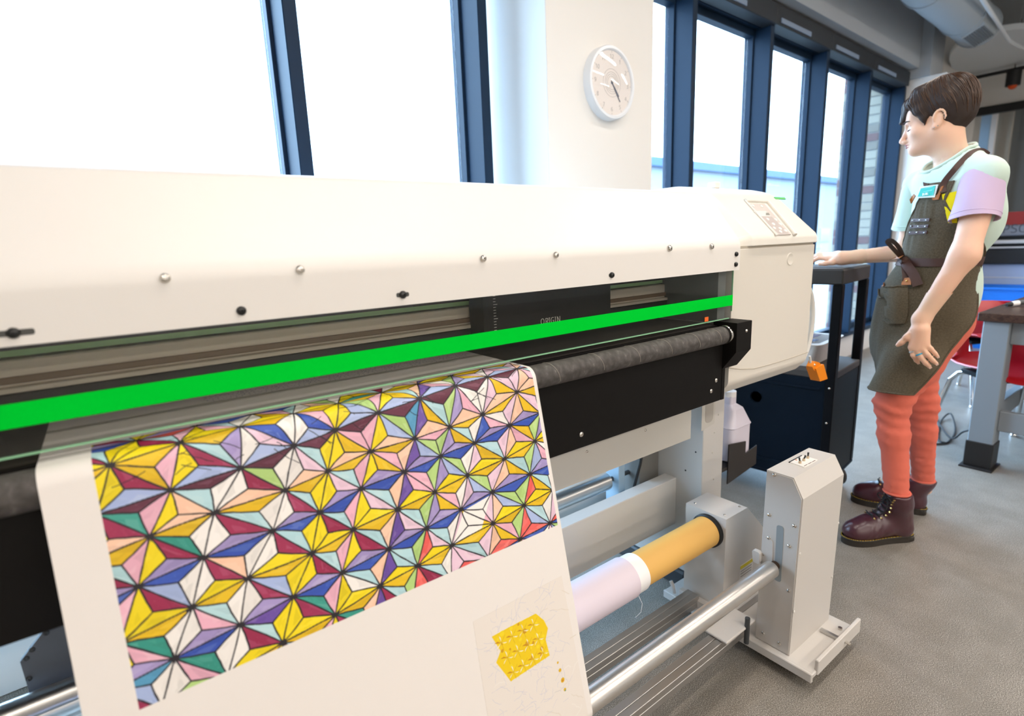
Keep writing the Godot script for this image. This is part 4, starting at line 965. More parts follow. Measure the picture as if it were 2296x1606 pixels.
func shell_chair(called: String, label: String, at: Vector3, turn: float) -> Node3D:
	var o := thing(called, label, "chair", at, "red shell chairs"); o.rotation.y = turn
	var red := mat("chair_red", Color("b5101f"), 0.3)
	red.clearcoat_enabled = true; red.clearcoat = 0.4
	# section from the seat's front edge (local +z is forward) to the top of the back
	var sec := [Vector2(0.415, 0.225), Vector2(0.437, 0.215), Vector2(0.447, 0.19), Vector2(0.445, 0.12), Vector2(0.438, 0.03), Vector2(0.435, -0.06), Vector2(0.442, -0.13), Vector2(0.468, -0.178), Vector2(0.505, -0.200), Vector2(0.55, -0.212), Vector2(0.60, -0.222), Vector2(0.65, -0.235), Vector2(0.70, -0.250), Vector2(0.75, -0.268), Vector2(0.775, -0.278)]
	var hw := [0.19, 0.205, 0.215, 0.222, 0.225, 0.222, 0.215, 0.19, 0.175, 0.172, 0.18, 0.19, 0.19, 0.17, 0.13]
	var nc := 16
	var b := g()
	var rows := []
	for k in sec.size():
		var row := PackedVector3Array()
		for c in nc + 1:
			var u := lerpf(-1, 1, c / float(nc))
			var lift: float = 0.035 * pow(absf(u), 3.0)
			var p: Vector2 = sec[k]
			row.append(Vector3(u * hw[k], p.x + (lift if k < 8 else 0.0), p.y + (lift * 1.4 if k >= 7 else 0.0)))
		rows.append(row)
	var back := []
	for k in rows.size():
		var row := PackedVector3Array()
		for c in nc + 1:
			var du: Vector3 = rows[mini(k + 1, rows.size() - 1)][c] - rows[maxi(k - 1, 0)][c]; var dv: Vector3 = rows[k][mini(c + 1, nc)] - rows[k][maxi(c - 1, 0)]
			row.append(rows[k][c] + du.cross(dv).normalized() * -0.007)
		back.append(row)
	var open := func(k: int, c: int) -> bool: return k >= 8 and k <= 9 and c >= 4 and c < nc - 4
	for k in rows.size() - 1:
		for c in nc:
			if open.call(k, c): continue
			b.quad(rows[k][c], rows[k + 1][c], rows[k + 1][c + 1], rows[k][c + 1])
			b.quad(back[k][c], back[k][c + 1], back[k + 1][c + 1], back[k + 1][c])
			if c == 0 or open.call(k, c - 1): b.quad(rows[k][c], back[k][c], back[k + 1][c], rows[k + 1][c])
			if c == nc - 1 or open.call(k, c + 1): b.quad(rows[k][c + 1], rows[k + 1][c + 1], back[k + 1][c + 1], back[k][c + 1])
			if k == 0 or open.call(k - 1, c): b.quad(rows[k][c], rows[k][c + 1], back[k][c + 1], back[k][c])
			if k == rows.size() - 2 or open.call(k + 1, c): b.quad(rows[k + 1][c], back[k + 1][c], back[k + 1][c + 1], rows[k + 1][c + 1])
	obj("seat_shell", b, red, o, 50.0)
	var chrome := mat("chair_chrome", Color("dcdcdc"), 0.12, 1.0)
	obj("seat_frame", g().box(Vector3(-0.16, 0.405, -0.12), Vector3(0.16, 0.43, 0.13), 0.004), mat("cart_black", Color.BLACK), o)
	for s in [-1.0, 1.0]:
		for f in [-1.0, 1.0]:
			var lg := obj("leg", g().tube([Vector3(s * 0.13, 0.415, f * 0.09), Vector3(s * 0.165, 0.40, f * 0.125), Vector3(s * 0.185, 0.36, f * 0.15), Vector3(s * 0.225, 0.02, f * 0.235)], 0.0125, 12), chrome, o)
			obj("glide", g().lathe(PackedVector2Array([Vector2(0, 0), Vector2(0.017, 0), Vector2(0.018, 0.008), Vector2(0.0135, 0.02), Vector2(0, 0.024)]), Vector3(s * 0.227, 0, f * 0.237), Vector3.UP, 14), chrome, lg)
	return o

func furniture() -> void:
	# work table with dark top and blue grey legs
	var tb := thing("work_table", "dark brown topped work table on blue grey legs with black steel feet", "table", Vector3(4.2, 0, -0.1))
	var wood := mat("table_wood", Color.WHITE, 0.38)
	wood.albedo_texture = noise_tex(0.012, 5, [Color("2e1f18"), Color("4a3428"), Color("3b2a21"), Color("5b4334")], [0.2, 0.45, 0.6, 0.85], 512, FastNoiseLite.TYPE_SIMPLEX_SMOOTH, 5)
	wood.uv1_triplanar = true; wood.uv1_scale = Vector3(0.7, 6.0, 5.0)
	var paint := mat("table_paint", Color("848c92"), 0.55)
	var L := func(b: G) -> G: return local(b, tb)
	obj("table_top", L.call(g().box(Vector3(3.33, 0.737, -0.74), Vector3(5.05, 0.778, 0.55), 0.004)), wood, tb)
	for q in [Vector2(3.40, -0.67), Vector2(4.86, -0.67), Vector2(3.40, 0.45), Vector2(4.86, 0.45)]:
		var lg := obj("leg", L.call(g().box(Vector3(q.x - 0.05, 0.13, q.y - 0.05), Vector3(q.x + 0.05, 0.737, q.y + 0.05), 0.004)), paint, tb)
		obj("steel_foot", L.call(g().box(Vector3(q.x - 0.055, 0.008, q.y - 0.055), Vector3(q.x + 0.055, 0.135, q.y + 0.055), 0.003)), mat("steel_foot", Color("1e1b19"), 0.5), lg)
		obj("foot_plate", L.call(g().box(Vector3(q.x - 0.08, 0.0, q.y - 0.065), Vector3(q.x + 0.08, 0.008, q.y + 0.065), 0.001)), mat("steel_foot", Color.BLACK), lg)
	for z in [-0.67, 0.45]: obj("top_rail", L.call(g().box(Vector3(3.45, 0.63, z - 0.02), Vector3(4.81, 0.735, z + 0.02), 0.003)), paint, tb)
	for x in [3.40, 4.86]:
		obj("top_rail", L.call(g().box(Vector3(x - 0.02, 0.63, -0.62), Vector3(x + 0.02, 0.735, 0.40), 0.003)), paint, tb)
		obj("stretcher", L.call(g().box(Vector3(x - 0.02, 0.20, -0.62), Vector3(x + 0.02, 0.30, 0.40), 0.003)), paint, tb)
	obj("stretcher", L.call(g().box(Vector3(3.45, 0.20, -0.69), Vector3(4.81, 0.30, -0.65), 0.003)), paint, tb)
	# open cardboard box on the table
	var bx := thing("cardboard_box", "open brown cardboard box with packing tape standing on work table", "box", Vector3(4.30, 0.778, -0.565))
	var card := mat("cardboard", Color("9a6f4e"), 0.75)
	var tape := mat("packing_tape", Color("b08a6c"), 0.15)
	bx.rotation.y = 0.15
	for q in [[-0.18, -0.175, -0.13, 0.13], [0.175, 0.18, -0.13, 0.13], [-0.175, 0.175, -0.13, -0.125], [-0.175, 0.175, 0.125, 0.13]]:
		obj("side_panel", g().box(Vector3(q[0], 0.0, q[2]), Vector3(q[1], 0.24, q[3])), card, bx)
	obj("bottom_panel", g().box(Vector3(-0.175, 0.0, -0.125), Vector3(0.175, 0.004, 0.125)), card, bx)
	obj("flap", g().obox(Transform3D(Basis.from_euler(Vector3(0, 0, 0.55)), Vector3(-0.225, 0.29, 0)), Vector3(0.005, 0.13, 0.25)), mat("cardboard_light", Color("c79a63"), 0.75), bx)
	obj("flap", g().obox(Transform3D(Basis.from_euler(Vector3(0, 0, -0.3)), Vector3(0.20, 0.30, 0)), Vector3(0.005, 0.13, 0.25)), card, bx)
	obj("flap", g().obox(Transform3D(Basis.from_euler(Vector3(0.12, 0, 0)), Vector3(0.02, 0.30, 0.135)), Vector3(0.33, 0.13, 0.005)), card, bx)
	obj("tape_strip", g().box(Vector3(-0.1815, 0.02, -0.03), Vector3(-0.180, 0.24, 0.05)), tape, bx)
	obj("tape_strip", g().box(Vector3(-0.18, 0.18, 0.130), Vector3(0.18, 0.24, 0.1315)), tape, bx)
	# marker pen at the table's edge
	var mk := thing("marker_pen", "black and white marker pen lying on the corner of work table", "marker", Vector3(3.63, 0.79, -0.70))
	var tip := on_plane(2252, 678, Vector3(3.60, 0.8, -0.70), Vector3(-W.x, 0, -W.z)); var tail := on_plane(2318, 625, Vector3(3.68, 0.8, -0.66), Vector3(-W.x, 0, -W.z))
	tip = Vector3(3.60, 0.786, -0.715); tail = tip + Vector3(0.16, 0.022, 0.115)
	var ax := (tail - tip).normalized()
	var ml := func(b: G) -> G: return local(b, mk)
	obj("nib", ml.call(g().cyl(tip, tip + ax * 0.03, 0.0012, 0.0045, 12)), mat("marker_black", Color("1a1b1d"), 0.45), mk)
	obj("collar", ml.call(g().cyl(tip + ax * 0.03, tip + ax * 0.055, 0.009, 0.012, 16)), mat("marker_black", Color.BLACK), mk)
	obj("grip_band", ml.call(g().cyl(tip + ax * 0.055, tip + ax * 0.09, 0.0125, 0.0125, 16)), mat("wrap_white", Color.WHITE), mk)
	obj("barrel", ml.call(g().cyl(tip + ax * 0.09, tip + ax * 0.19, 0.012, 0.012, 16)), mat("marker_grey", Color("4f5557"), 0.45), mk)
	shell_chair("shell_chair", "red plastic shell chair pushed under the work table, chrome legs", Vector3(3.70, 0, -0.66), -0.79)
	shell_chair("shell_chair", "red plastic shell chair standing beyond the work table, before blue bin", Vector3(4.80, 0, -1.08), -0.45)
	# cables on the floor
	var cb := tag(obj("floor_cable", g().tube(smooth([on_y(2120, 993, 0.006), on_y(2104, 985, 0.006), on_y(2110, 945, 0.006), on_y(2130, 938, 0.006) + Vector3(0, 0.03, 0), on_y(2142, 965, 0.006), on_y(2125, 992, 0.006), on_y(2095, 996, 0.006)], 6), 0.005, 8), mat("cable_black", Color.BLACK)), "thin black cable looped on floor behind the person", "cable")
	var c2 := on_y(2096, 934, 0.006)
	tag(obj("hanging_cable", g().tube(smooth([c2, Vector3(3.66, 0.03, -0.86), Vector3(3.62, 0.09, -0.80), Vector3(3.58, 0.13, -0.74), Vector3(3.60, 0.19, -0.60), Vector3(3.60, 0.26, -0.40)], 6), 0.005, 8), mat("cable_black", Color.BLACK)), "thin black cable sagging past table leg to the floor", "cable")

func smooth(p: Array, n := 5) -> Array:
	var out := []
	for k in p.size() - 1:
		for j in n:
			var t := float(j) / n
			out.append((p[k] as Vector3).cubic_interpolate(p[k + 1], p[maxi(k - 1, 0)], p[mini(k + 2, p.size() - 1)], t))
	out.append(p[-1]); return out

func clock() -> void:
	var zc := wp(1.9, 0, 0.345); var nrm := wall_frame.basis.z
	var c := on_plane(1360, 190, zc, nrm)
	var o := Node3D.new(); put(o, "wall_clock"); o.transform = Transform3D(wall_frame.basis, c)
	tag(o, "round white wall clock with grey numerals on the white column", "clock")
	var rad := 0.145
	obj("case", g().lathe(PackedVector2Array([Vector2(0, 0), Vector2(rad, 0), Vector2(rad, 0.030), Vector2(rad - 0.004, 0.036), Vector2(rad - 0.014, 0.037), Vector2(rad - 0.020, 0.028), Vector2(0, 0.028)]), Vector3.ZERO, Vector3.BACK, 56), mat("clock_case", Color("e9ecf0"), 0.35), o)
	obj("face", g().cyl(Vector3(0, 0, 0.0281), Vector3(0, 0, 0.0290), rad - 0.020, -1.0, 56), mat("clock_face", Color("ece4de"), 0.6), o)
	var ink_ := mat("clock_ink", Color("aaa6a2"), 0.6)
	var font := SystemFont.new(); font.font_names = PackedStringArray(["Droid Sans"])
	for h in range(1, 13):
		var tm := TextMesh.new(); tm.text = str(h); tm.font = font; tm.font_size = 24; tm.pixel_size = 0.00098; tm.depth = 0.0004
		var t := MeshInstance3D.new(); t.mesh = tm; t.material_override = ink_; put(t, "numeral", o)
		var an := TAU * h / 12.0; t.position = Vector3(sin(an), cos(an), 0) * (rad - 0.042) + Vector3(0, 0, 0.0293)
	for k in 60:
		var an := TAU * k / 60.0
		if k % 5 == 0: obj("tick", g().obox(Transform3D(Basis(Vector3.BACK, -an), Vector3(sin(an), cos(an), 0) * (rad - 0.0245) + Vector3(0, 0, 0.0292)), Vector3(0.002, 0.006, 0.0004)), ink_, o)
	for r in [0.026, 0.034, 0.042, 0.054]:
		obj("dial_ring", g().lathe(PackedVector2Array([Vector2(r, 0), Vector2(r + 0.0012, 0), Vector2(r + 0.0012, 0.0004), Vector2(r, 0.0004)]), Vector3(0, 0, 0.029), Vector3.BACK, 40), ink_, o)
	var hand := mat("clock_hand", Color("3e4b66"), 0.4)
	for q in [[0.072, 2.42, 0.005], [0.095, 2.50, 0.0034]]:
		var an: float = q[1]
		obj("hand", g().obox(Transform3D(Basis(Vector3.BACK, -an), Vector3(sin(an), cos(an), 0) * (q[0] * 0.4) + Vector3(0, 0, 0.0312)), Vector3(q[2], q[0], 0.0008)), hand, o)
	obj("hub", g().cyl(Vector3(0, 0, 0.029), Vector3(0, 0, 0.033), 0.004, -1.0, 12), hand, o)
	var gl := mat("clock_glass", Color(0.95, 0.97, 1.0, 0.05), 0.02); gl.transparency = BaseMaterial3D.TRANSPARENCY_ALPHA
	var prof := PackedVector2Array()
	for k in 9: prof.append(Vector2((rad - 0.018) * (1.0 - k / 8.0), 0.0345 + 0.016 * (1.0 - pow(1.0 - k / 8.0, 2.0))))
	obj("crystal", g().lathe(prof, Vector3.ZERO, Vector3.BACK, 48), gl, o, 60.0)

func background() -> void:
	var s0 := 7.35
	var pl := wp(s0, 0, 0); var pn := wall_frame.basis.x
	var bp := Node3D.new(); put(bp, "background_printer"); bp.transform = Transform3D(wall_frame.basis, wp(s0, 0, 0.9))
	tag(bp, "grey and black large printer standing at the far end of room", "printer")
	var H := func(v: float) -> float: return on_plane(2270, v, pl, pn).y
	var bar := func(called: String, v0: float, v1: float, x0: float, x1: float, m: Material, bev := 0.006, par: Node = null) -> MeshInstance3D:
		return obj(called, g().box(Vector3(x0, H.call(v1), -0.42), Vector3(x1, H.call(v0), 1.5), bev), m, bp if par == null else par)
	var body: MeshInstance3D = bar.call("body", 505, 529, 0.0, 0.55, mat("bg_grey", Color("7e8798"), 0.5), 0.012)
	bar.call("recess", 528, 560, 0.06, 0.5, mat("bg_dark", Color("15171c"), 0.5))
	bar.call("guide_bar", 538, 546, -0.03, 0.08, mat("bg_light", Color("c9ced6"), 0.4))
	bar.call("guide_bar", 553, 557, -0.03, 0.08, mat("bg_light", Color.WHITE))
	bar.call("catch_basket", 558, 592, -0.02, 0.45, mat("bg_dark", Color.BLACK))
	bar.call("paper_panel", 592, 641, 0.02, 0.40, mat("bg_blue", Color("9fb3d8"), 0.5))
	bar.call("panel_line", 622, 624, 0.015, 0.03, mat("bg_light", Color.WHITE), 0.0)
	for z in [-0.35, 1.4]: obj("stand_leg", g().box(Vector3(0.1, 0, z), Vector3(0.4, H.call(560), z + 0.06), 0.005), mat("bg_dark", Color.BLACK), bp)
	var tm := TextMesh.new(); tm.text = "EPSON"; tm.font = SystemFont.new(); tm.font.font_names = PackedStringArray(["Droid Sans"]); tm.font_size = 30; tm.pixel_size = 0.0036; tm.depth = 0.002
	var t := MeshInstance3D.new(); t.mesh = tm; t.material_override = mat("bg_text", Color("4a5160"), 0.5); put(t, "lettering", body)
	t.transform = Transform3D(Basis(Vector3(0, 0, 1), Vector3.UP, Vector3(-1, 0, 0)), Vector3(-0.002, H.call(514), 0.02))
	# bright blue bin under it
	var bb := Node3D.new(); put(bb, "blue_bin"); bb.transform = Transform3D(wall_frame.basis, wp(7.05, 0, 0.75))
	tag(bb, "bright blue plastic bin on floor in front of the far printer", "bin")
	var blu := mat("bin_blue", Color("0f6fd6"), 0.4)
	var hb := on_plane(2240, 641, wp(7.05, 0, 0), pn).y
	var rings := []
	for q in [[0.16, 0.40, 0.0], [0.19, 0.45, hb - 0.02], [0.21, 0.47, hb - 0.02], [0.21, 0.47, hb], [0.18, 0.44, hb], [0.15, 0.39, 0.01]]:
		var ring := PackedVector3Array()
		for p in rounded([Vector2(-q[0], -q[1]), Vector2(q[0], -q[1]), Vector2(q[0], q[1]), Vector2(-q[0], q[1])], 0.04, 4): ring.append(Vector3(p.x, q[2], -p.y))
		rings.append(ring)
	obj("bin_shell", g().loft(rings), blu, bb)
	# red board on top of the far printer
	var rb := Node3D.new(); put(rb, "red_box"); rb.transform = Transform3D(wall_frame.basis, wp(s0 + 0.3, H.call(505) + 0.001, 0.95))
	tag(rb, "flat dark red box lying on top of the far printer", "box")
	obj("box_body", g().box(Vector3(-0.15, 0.0, -0.28), Vector3(0.15, 0.13, 0.20), 0.006), mat("box_red", Color("a03638"), 0.6), rb)
	obj("box_label", g().box(Vector3(-0.1515, 0.02, 0.10), Vector3(-0.150, 0.11, 0.17)), mat("label_pale", Color("e6c9c0"), 0.6), rb)
	# pieces of the next room seen through the partition
	var q := wall_frame
	var items := [["blue_display_board", "tall pale blue board standing behind the glass partition", "board", 2196.0, 2218.0, Color("9cc0de"), 10.6], ["white_column", "slim white column behind the glass partition", "column", 2219.0, 2232.0, Color("e8dcd6"), 10.5], ["taupe_display_board", "tall taupe board standing behind the glass partition", "board", 2230.0, 2268.0, Color("9c9182"), 10.7], ["charcoal_display_board", "tall charcoal board standing behind the glass partition", "board", 2266.0, 2330.0, Color("4e4f50"), 10.9]]
	for it in items:
		var pp := wp(it[6], 0, 0)
		var z0 := (q.affine_inverse() * on_plane(it[3], 300, pp, pn)).z; var z1 := (q.affine_inverse() * on_plane(it[4], 300, pp, pn)).z
		var o := tag(obj(it[0], wbox(g(), it[6], it[6] + 0.05, 0.0, 3.1, z0, z1, 0.006), mat(it[0] + "_m", it[5], 0.7)), it[1], it[2])
	# ceiling services: spiral duct with a grille, hanging acoustic panel, conduit
	var dir := wall_frame.basis.x
	var c1 := on_y(2192, 60, 2.96)
	var d := thing("air_duct", "round pale metal air duct with rectangular grille under the ceiling", "duct", c1)
	var dm := mat("duct_paint", Color("a9b2b8"), 0.55)
	var L := func(b: G) -> G: return local(b, d)
	obj("duct_tube", L.call(g().cyl(c1 - dir * 4.0, c1, 0.165, -1.0, 40)), dm, d)
	for k in [0.0, 0.52, 1.5, 2.5]: obj("duct_rib", L.call(g().cyl(c1 - dir * (k + 0.03), c1 - dir * k, 0.174, -1.0, 40)), dm, d)
	var sd := wall_frame.basis.z
	obj("grille_frame", L.call(g().obox(Transform3D(Basis(dir, (sd * 0.5 - Vector3.UP).normalized().cross(dir), -(sd * 0.5 - Vector3.UP).normalized()), c1 - dir * 0.28 + (sd * 0.5 - Vector3.UP).normalized() * 0.158), Vector3(0.42, 0.17, 0.03), 0.004)), dm, d)
	var gr := g(); var gn := (sd * 0.5 - Vector3.UP).normalized(); var gt := gn.cross(dir)
	for k in 9: gr.obox(Transform3D(Basis(dir, gt, -gn) * Basis(Vector3.RIGHT, 0.5), c1 - dir * 0.28 + gn * 0.176 + gt * (-0.066 + 0.0165 * k)), Vector3(0.38, 0.012, 0.003))
	obj("grille", L.call(gr), mat("grille_grey", Color("6d7882"), 0.6), d)
	for k in [0.3, 1.9, 3.4]: obj("duct_strap", L.call(g().cyl(c1 - dir * k + Vector3(0, 0.16, 0), Vector3((c1 - dir * k).x, 3.5, (c1 - dir * k).z), 0.006, -1.0, 8)), dm, d)
	var ca := Vector3(8.4, 3.02, -1.9)
	var ac := thing("acoustic_panel", "pale hanging acoustic ceiling panel with rounded end", "ceiling panel", ca)
	var pts := []
	for qd in [[2126, 128], [2150, 98], [2200, 76], [2310, 60], [2310, 150], [2200, 168], [2140, 172]]:
		var w := on_y(qd[0], qd[1], 3.02); pts.append(Vector2(w.x - ca.x, w.z - ca.z))
	obj("panel_board", g().prism(rounded(pts, 0.25, 6), Vector3.ZERO, Vector3.RIGHT, Vector3.BACK, Vector3(0, 0.05, 0)), mat("acoustic", Color("e2e6e8"), 0.8), ac)
	for qd in [[2170, 130], [2280, 110]]:
		var w := on_y(qd[0], qd[1], 3.06) - ca
		obj("hanger", g().cyl(Vector3(w.x, 0.05, w.z), Vector3(w.x, 3.5 - ca.y, w.z), 0.004, -1.0, 8), dm, ac)
	var cd := []
	for qd in [[2165, -60], [2236, 50], [2262, 92], [2310, 118]]: cd.append(on_y(qd[0], qd[1], 2.90))
	tag(obj("conduit", g().tube(cd, 0.016, 10), mat("acoustic", Color.WHITE)), "thin pale conduit running below the ceiling beside the duct", "conduit")
	var lm := thing("track_lamp", "small black track lamp with orange tip under the acoustic panel", "lamp", on_plane(2272, 180, wp(9.0, 0, 0), pn))
	obj("lamp_can", g().cyl(Vector3(0, -0.06, 0), Vector3(0, 0.10, 0), 0.07, -1.0, 20), mat("partition_frame", Color.BLACK), lm)
	obj("orange_tip", g().dome(Vector3(0, -0.06, 0), Vector3.DOWN, 0.045, 0.04), mat("tip_orange", Color("e4571b"), 0.5), lm)
	obj("track", g().box(Vector3(-0.02, 0.10, -0.9), Vector3(0.02, 0.135, 1.2), 0.004), mat("partition_frame", Color.BLACK), lm)
	obj("track_rod", g().cyl(Vector3(0, 0.13, 0), Vector3(0, 3.5 - lm.position.y, 0), 0.006, -1.0, 8), mat("partition_frame", Color.BLACK), lm)

# ---------------------------------------------------------------- the person
# A distance field of tapered capsules and ellipsoids joined by a smooth minimum, meshed as surface nets.
class Field:
	var lo := Vector3.ZERO
	var cell := 0.01
	var n := Vector3i.ZERO
	var f := PackedFloat32Array()
	func _init(lo_: Vector3, hi: Vector3, cell_: float) -> void:
		lo = lo_; cell = cell_
		n = Vector3i(((hi - lo_) / cell_).ceil()) + Vector3i.ONE
		f.resize(n.x * n.y * n.z); f.fill(1.0)
	func box(a: Vector3, b: Vector3, m: float) -> Array:
		var p := Vector3i(((a.min(b) - Vector3.ONE * m - lo) / cell).floor()).clamp(Vector3i.ZERO, n - Vector3i.ONE)
		var q := Vector3i(((a.max(b) + Vector3.ONE * m - lo) / cell).ceil()).clamp(Vector3i.ZERO, n - Vector3i.ONE)
		return [p, q]
	static func smin(a: float, b: float, k: float) -> float:
		var h := maxf(k - absf(a - b), 0.0) / k
		return minf(a, b) - h * h * k * 0.25
	func cap(a: Vector3, b: Vector3, ra: float, rb: float, k := 0.02) -> void:
		var bb := box(a, b, maxf(ra, rb) + k + 2.5 * cell)
		var ab := b - a; var l2 := maxf(ab.length_squared(), 1e-9)
		for z in range(bb[0].z, bb[1].z + 1):
			for y in range(bb[0].y, bb[1].y + 1):
				var i: int = (z * n.y + y) * n.x
				for x in range(bb[0].x, bb[1].x + 1):
					var p := lo + Vector3(x, y, z) * cell - a
					var t := clampf(p.dot(ab) / l2, 0.0, 1.0)
					var d := (p - ab * t).length() - lerpf(ra, rb, t)
					f[i + x] = smin(f[i + x], d, k)
	func chain(pts: Array, rs: Array, k := 0.02) -> void:
		for j in pts.size() - 1: cap(pts[j], pts[j + 1], rs[j], rs[j + 1], k)
	func ell(c: Vector3, b: Basis, r: Vector3, k := 0.03, cut := false) -> void:
		var m := maxf(r.x, maxf(r.y, r.z))
		var bb := box(c, c, m + k + 2.5 * cell)
		var inv := b.transposed()
		for z in range(bb[0].z, bb[1].z + 1):
			for y in range(bb[0].y, bb[1].y + 1):
				var i: int = (z * n.y + y) * n.x
				for x in range(bb[0].x, bb[1].x + 1):
					var p := inv * (lo + Vector3(x, y, z) * cell - c)
					var q := p / r; var k0 := q.length(); var k1 := (q / r).length()
					var d := k0 * (k0 - 1.0) / maxf(k1, 1e-6)
					if cut: f[i + x] = -smin(-f[i + x], d, k)
					else: f[i + x] = smin(f[i + x], d, k)
	# keep only the side of the plane that its normal points away from
	func half(p: Vector3, nrm: Vector3) -> void:
		var i := 0
		for z in n.z:
			for y in n.y:
				for x in n.x:
					f[i] = maxf(f[i], (lo + Vector3(x, y, z) * cell - p).dot(nrm)); i += 1
	func wobble(fn: Callable) -> void:
		var i := 0
		for z in n.z:
			for y in n.y:
				for x in n.x:
					if absf(f[i]) < 0.04: f[i] += fn.call(lo + Vector3(x, y, z) * cell)
					i += 1
	func at(p: Vector3) -> float:
		var q := (p - lo) / cell
		var b := Vector3i(q.floor())
		if b.x < 0 or b.y < 0 or b.z < 0 or b.x >= n.x - 1 or b.y >= n.y - 1 or b.z >= n.z - 1: return 1.0
		var t := q - Vector3(b); var i := (b.z * n.y + b.y) * n.x + b.x; var j := i + n.x * n.y
		return lerpf(lerpf(lerpf(f[i], f[i + 1], t.x), lerpf(f[i + n.x], f[i + n.x + 1], t.x), t.y), lerpf(lerpf(f[j], f[j + 1], t.x), lerpf(f[j + n.x], f[j + n.x + 1], t.x), t.y), t.z)
	# first surface met going from `o` along `d`
	func cast(o: Vector3, d: Vector3, far: float, off := 0.0) -> float:
		var t := 0.0
		while t < far:
			var v := at(o + d * t) - off
			if v < 0.0008: return t
			t += clampf(v * 0.8, 0.0012, 0.05)
		return -1.0
	func mesh(into: Array) -> void:   # into: [verts, norms, indices]
		var V: PackedVector3Array = into[0]; var N: PackedVector3Array = into[1]; var I: PackedInt32Array = into[2]
		var at_ := PackedInt32Array(); at_.resize(f.size()); at_.fill(-1)
		var sx := 1; var sy := n.x; var sz := n.x * n.y
		var base := V.size()
		var off := [0, sx, sy, sx + sy, sz, sx + sz, sy + sz, sx + sy + sz]
		var edges := [[0, 1], [2, 3], [4, 5], [6, 7], [0, 2], [1, 3], [4, 6], [5, 7], [0, 4], [1, 5], [2, 6], [3, 7]]
		var corner := [Vector3(0, 0, 0), Vector3(1, 0, 0), Vector3(0, 1, 0), Vector3(1, 1, 0), Vector3(0, 0, 1), Vector3(1, 0, 1), Vector3(0, 1, 1), Vector3(1, 1, 1)]
		for z in n.z - 1:
			for y in n.y - 1:
				var i := z * sz + y * sy
				for x in n.x - 1:
					var a := f[i]
					if absf(a) > cell * 2.5: i += 1; continue
					var s := a < 0
					if (f[i + 1] < 0) == s and (f[i + sy] < 0) == s and (f[i + sy + 1] < 0) == s and (f[i + sz] < 0) == s and (f[i + sz + 1] < 0) == s and (f[i + sz + sy] < 0) == s and (f[i + sz + sy + 1] < 0) == s:
						i += 1; continue
					var sum := Vector3.ZERO; var cnt := 0
					for e in edges:
						var va := f[i + off[e[0]]]; var vb := f[i + off[e[1]]]
						if (va < 0) != (vb < 0):
							sum += (corner[e[0]] as Vector3).lerp(corner[e[1]], va / (va - vb)); cnt += 1
					at_[i] = V.size(); V.append(lo + (Vector3(x, y, z) + sum / cnt) * cell); N.append(Vector3.ZERO)
					i += 1
		for z in range(1, n.z - 1):
			for y in range(1, n.y - 1):
				for x in range(1, n.x - 1):
					var i := z * sz + y * sy + x
					var s := f[i] < 0
					for ax in 3:
						var st: int = [sx, sy, sz][ax]; var u: int = [sy, sz, sx][ax]; var v: int = [sz, sx, sy][ax]
						if (f[i + st] < 0) == s: continue
						var a := at_[i]; var b := at_[i - u]; var c := at_[i - u - v]; var d := at_[i - v]
						if a < 0 or b < 0 or c < 0 or d < 0: continue
						var q := [a, b, c, d] if not s else [d, c, b, a]
						var nn := (V[q[1]] - V[q[0]]).cross(V[q[2]] - V[q[0]]) + (V[q[2]] - V[q[0]]).cross(V[q[3]] - V[q[0]])
						for w in q: N[w] += nn
						I.append_array([q[0], q[2], q[1], q[0], q[3], q[2]])
		for k in range(base, N.size()):
			N[k] = N[k].normalized()
		into[0] = V; into[1] = N; into[2] = I

func soft(called: String, fields: Array, m: Material, parent: Node3D) -> MeshInstance3D:
	var into := [PackedVector3Array(), PackedVector3Array(), PackedInt32Array()]
	for fl in fields: fl.mesh(into)
	var inv := parent.global_transform.affine_inverse() if parent.is_inside_tree() else parent.transform.affine_inverse()
	for k in into[0].size(): into[0][k] = inv * into[0][k]
	# normals of triangles point outwards whichever way the quads ran
	var arr := []; arr.resize(Mesh.ARRAY_MAX)
	arr[Mesh.ARRAY_VERTEX] = into[0]; arr[Mesh.ARRAY_NORMAL] = into[1]; arr[Mesh.ARRAY_INDEX] = into[2]
	var me := ArrayMesh.new(); me.add_surface_from_arrays(Mesh.PRIMITIVE_TRIANGLES, arr)
	var o := MeshInstance3D.new(); o.mesh = me; o.material_override = m
	put(o, called, parent); return o

const PB := Vector3(2.42, 0, -0.74)     # where the person stands
const PN := Vector3(0.9634, 0, -0.2680)       # away from the camera
const PR := Vector3(0.2680, 0, 0.9634)        # to the right of the picture
func pp(u: float, v: float, d: float) -> Vector3: return on_plane(u, v, PB + PN * d, PN)

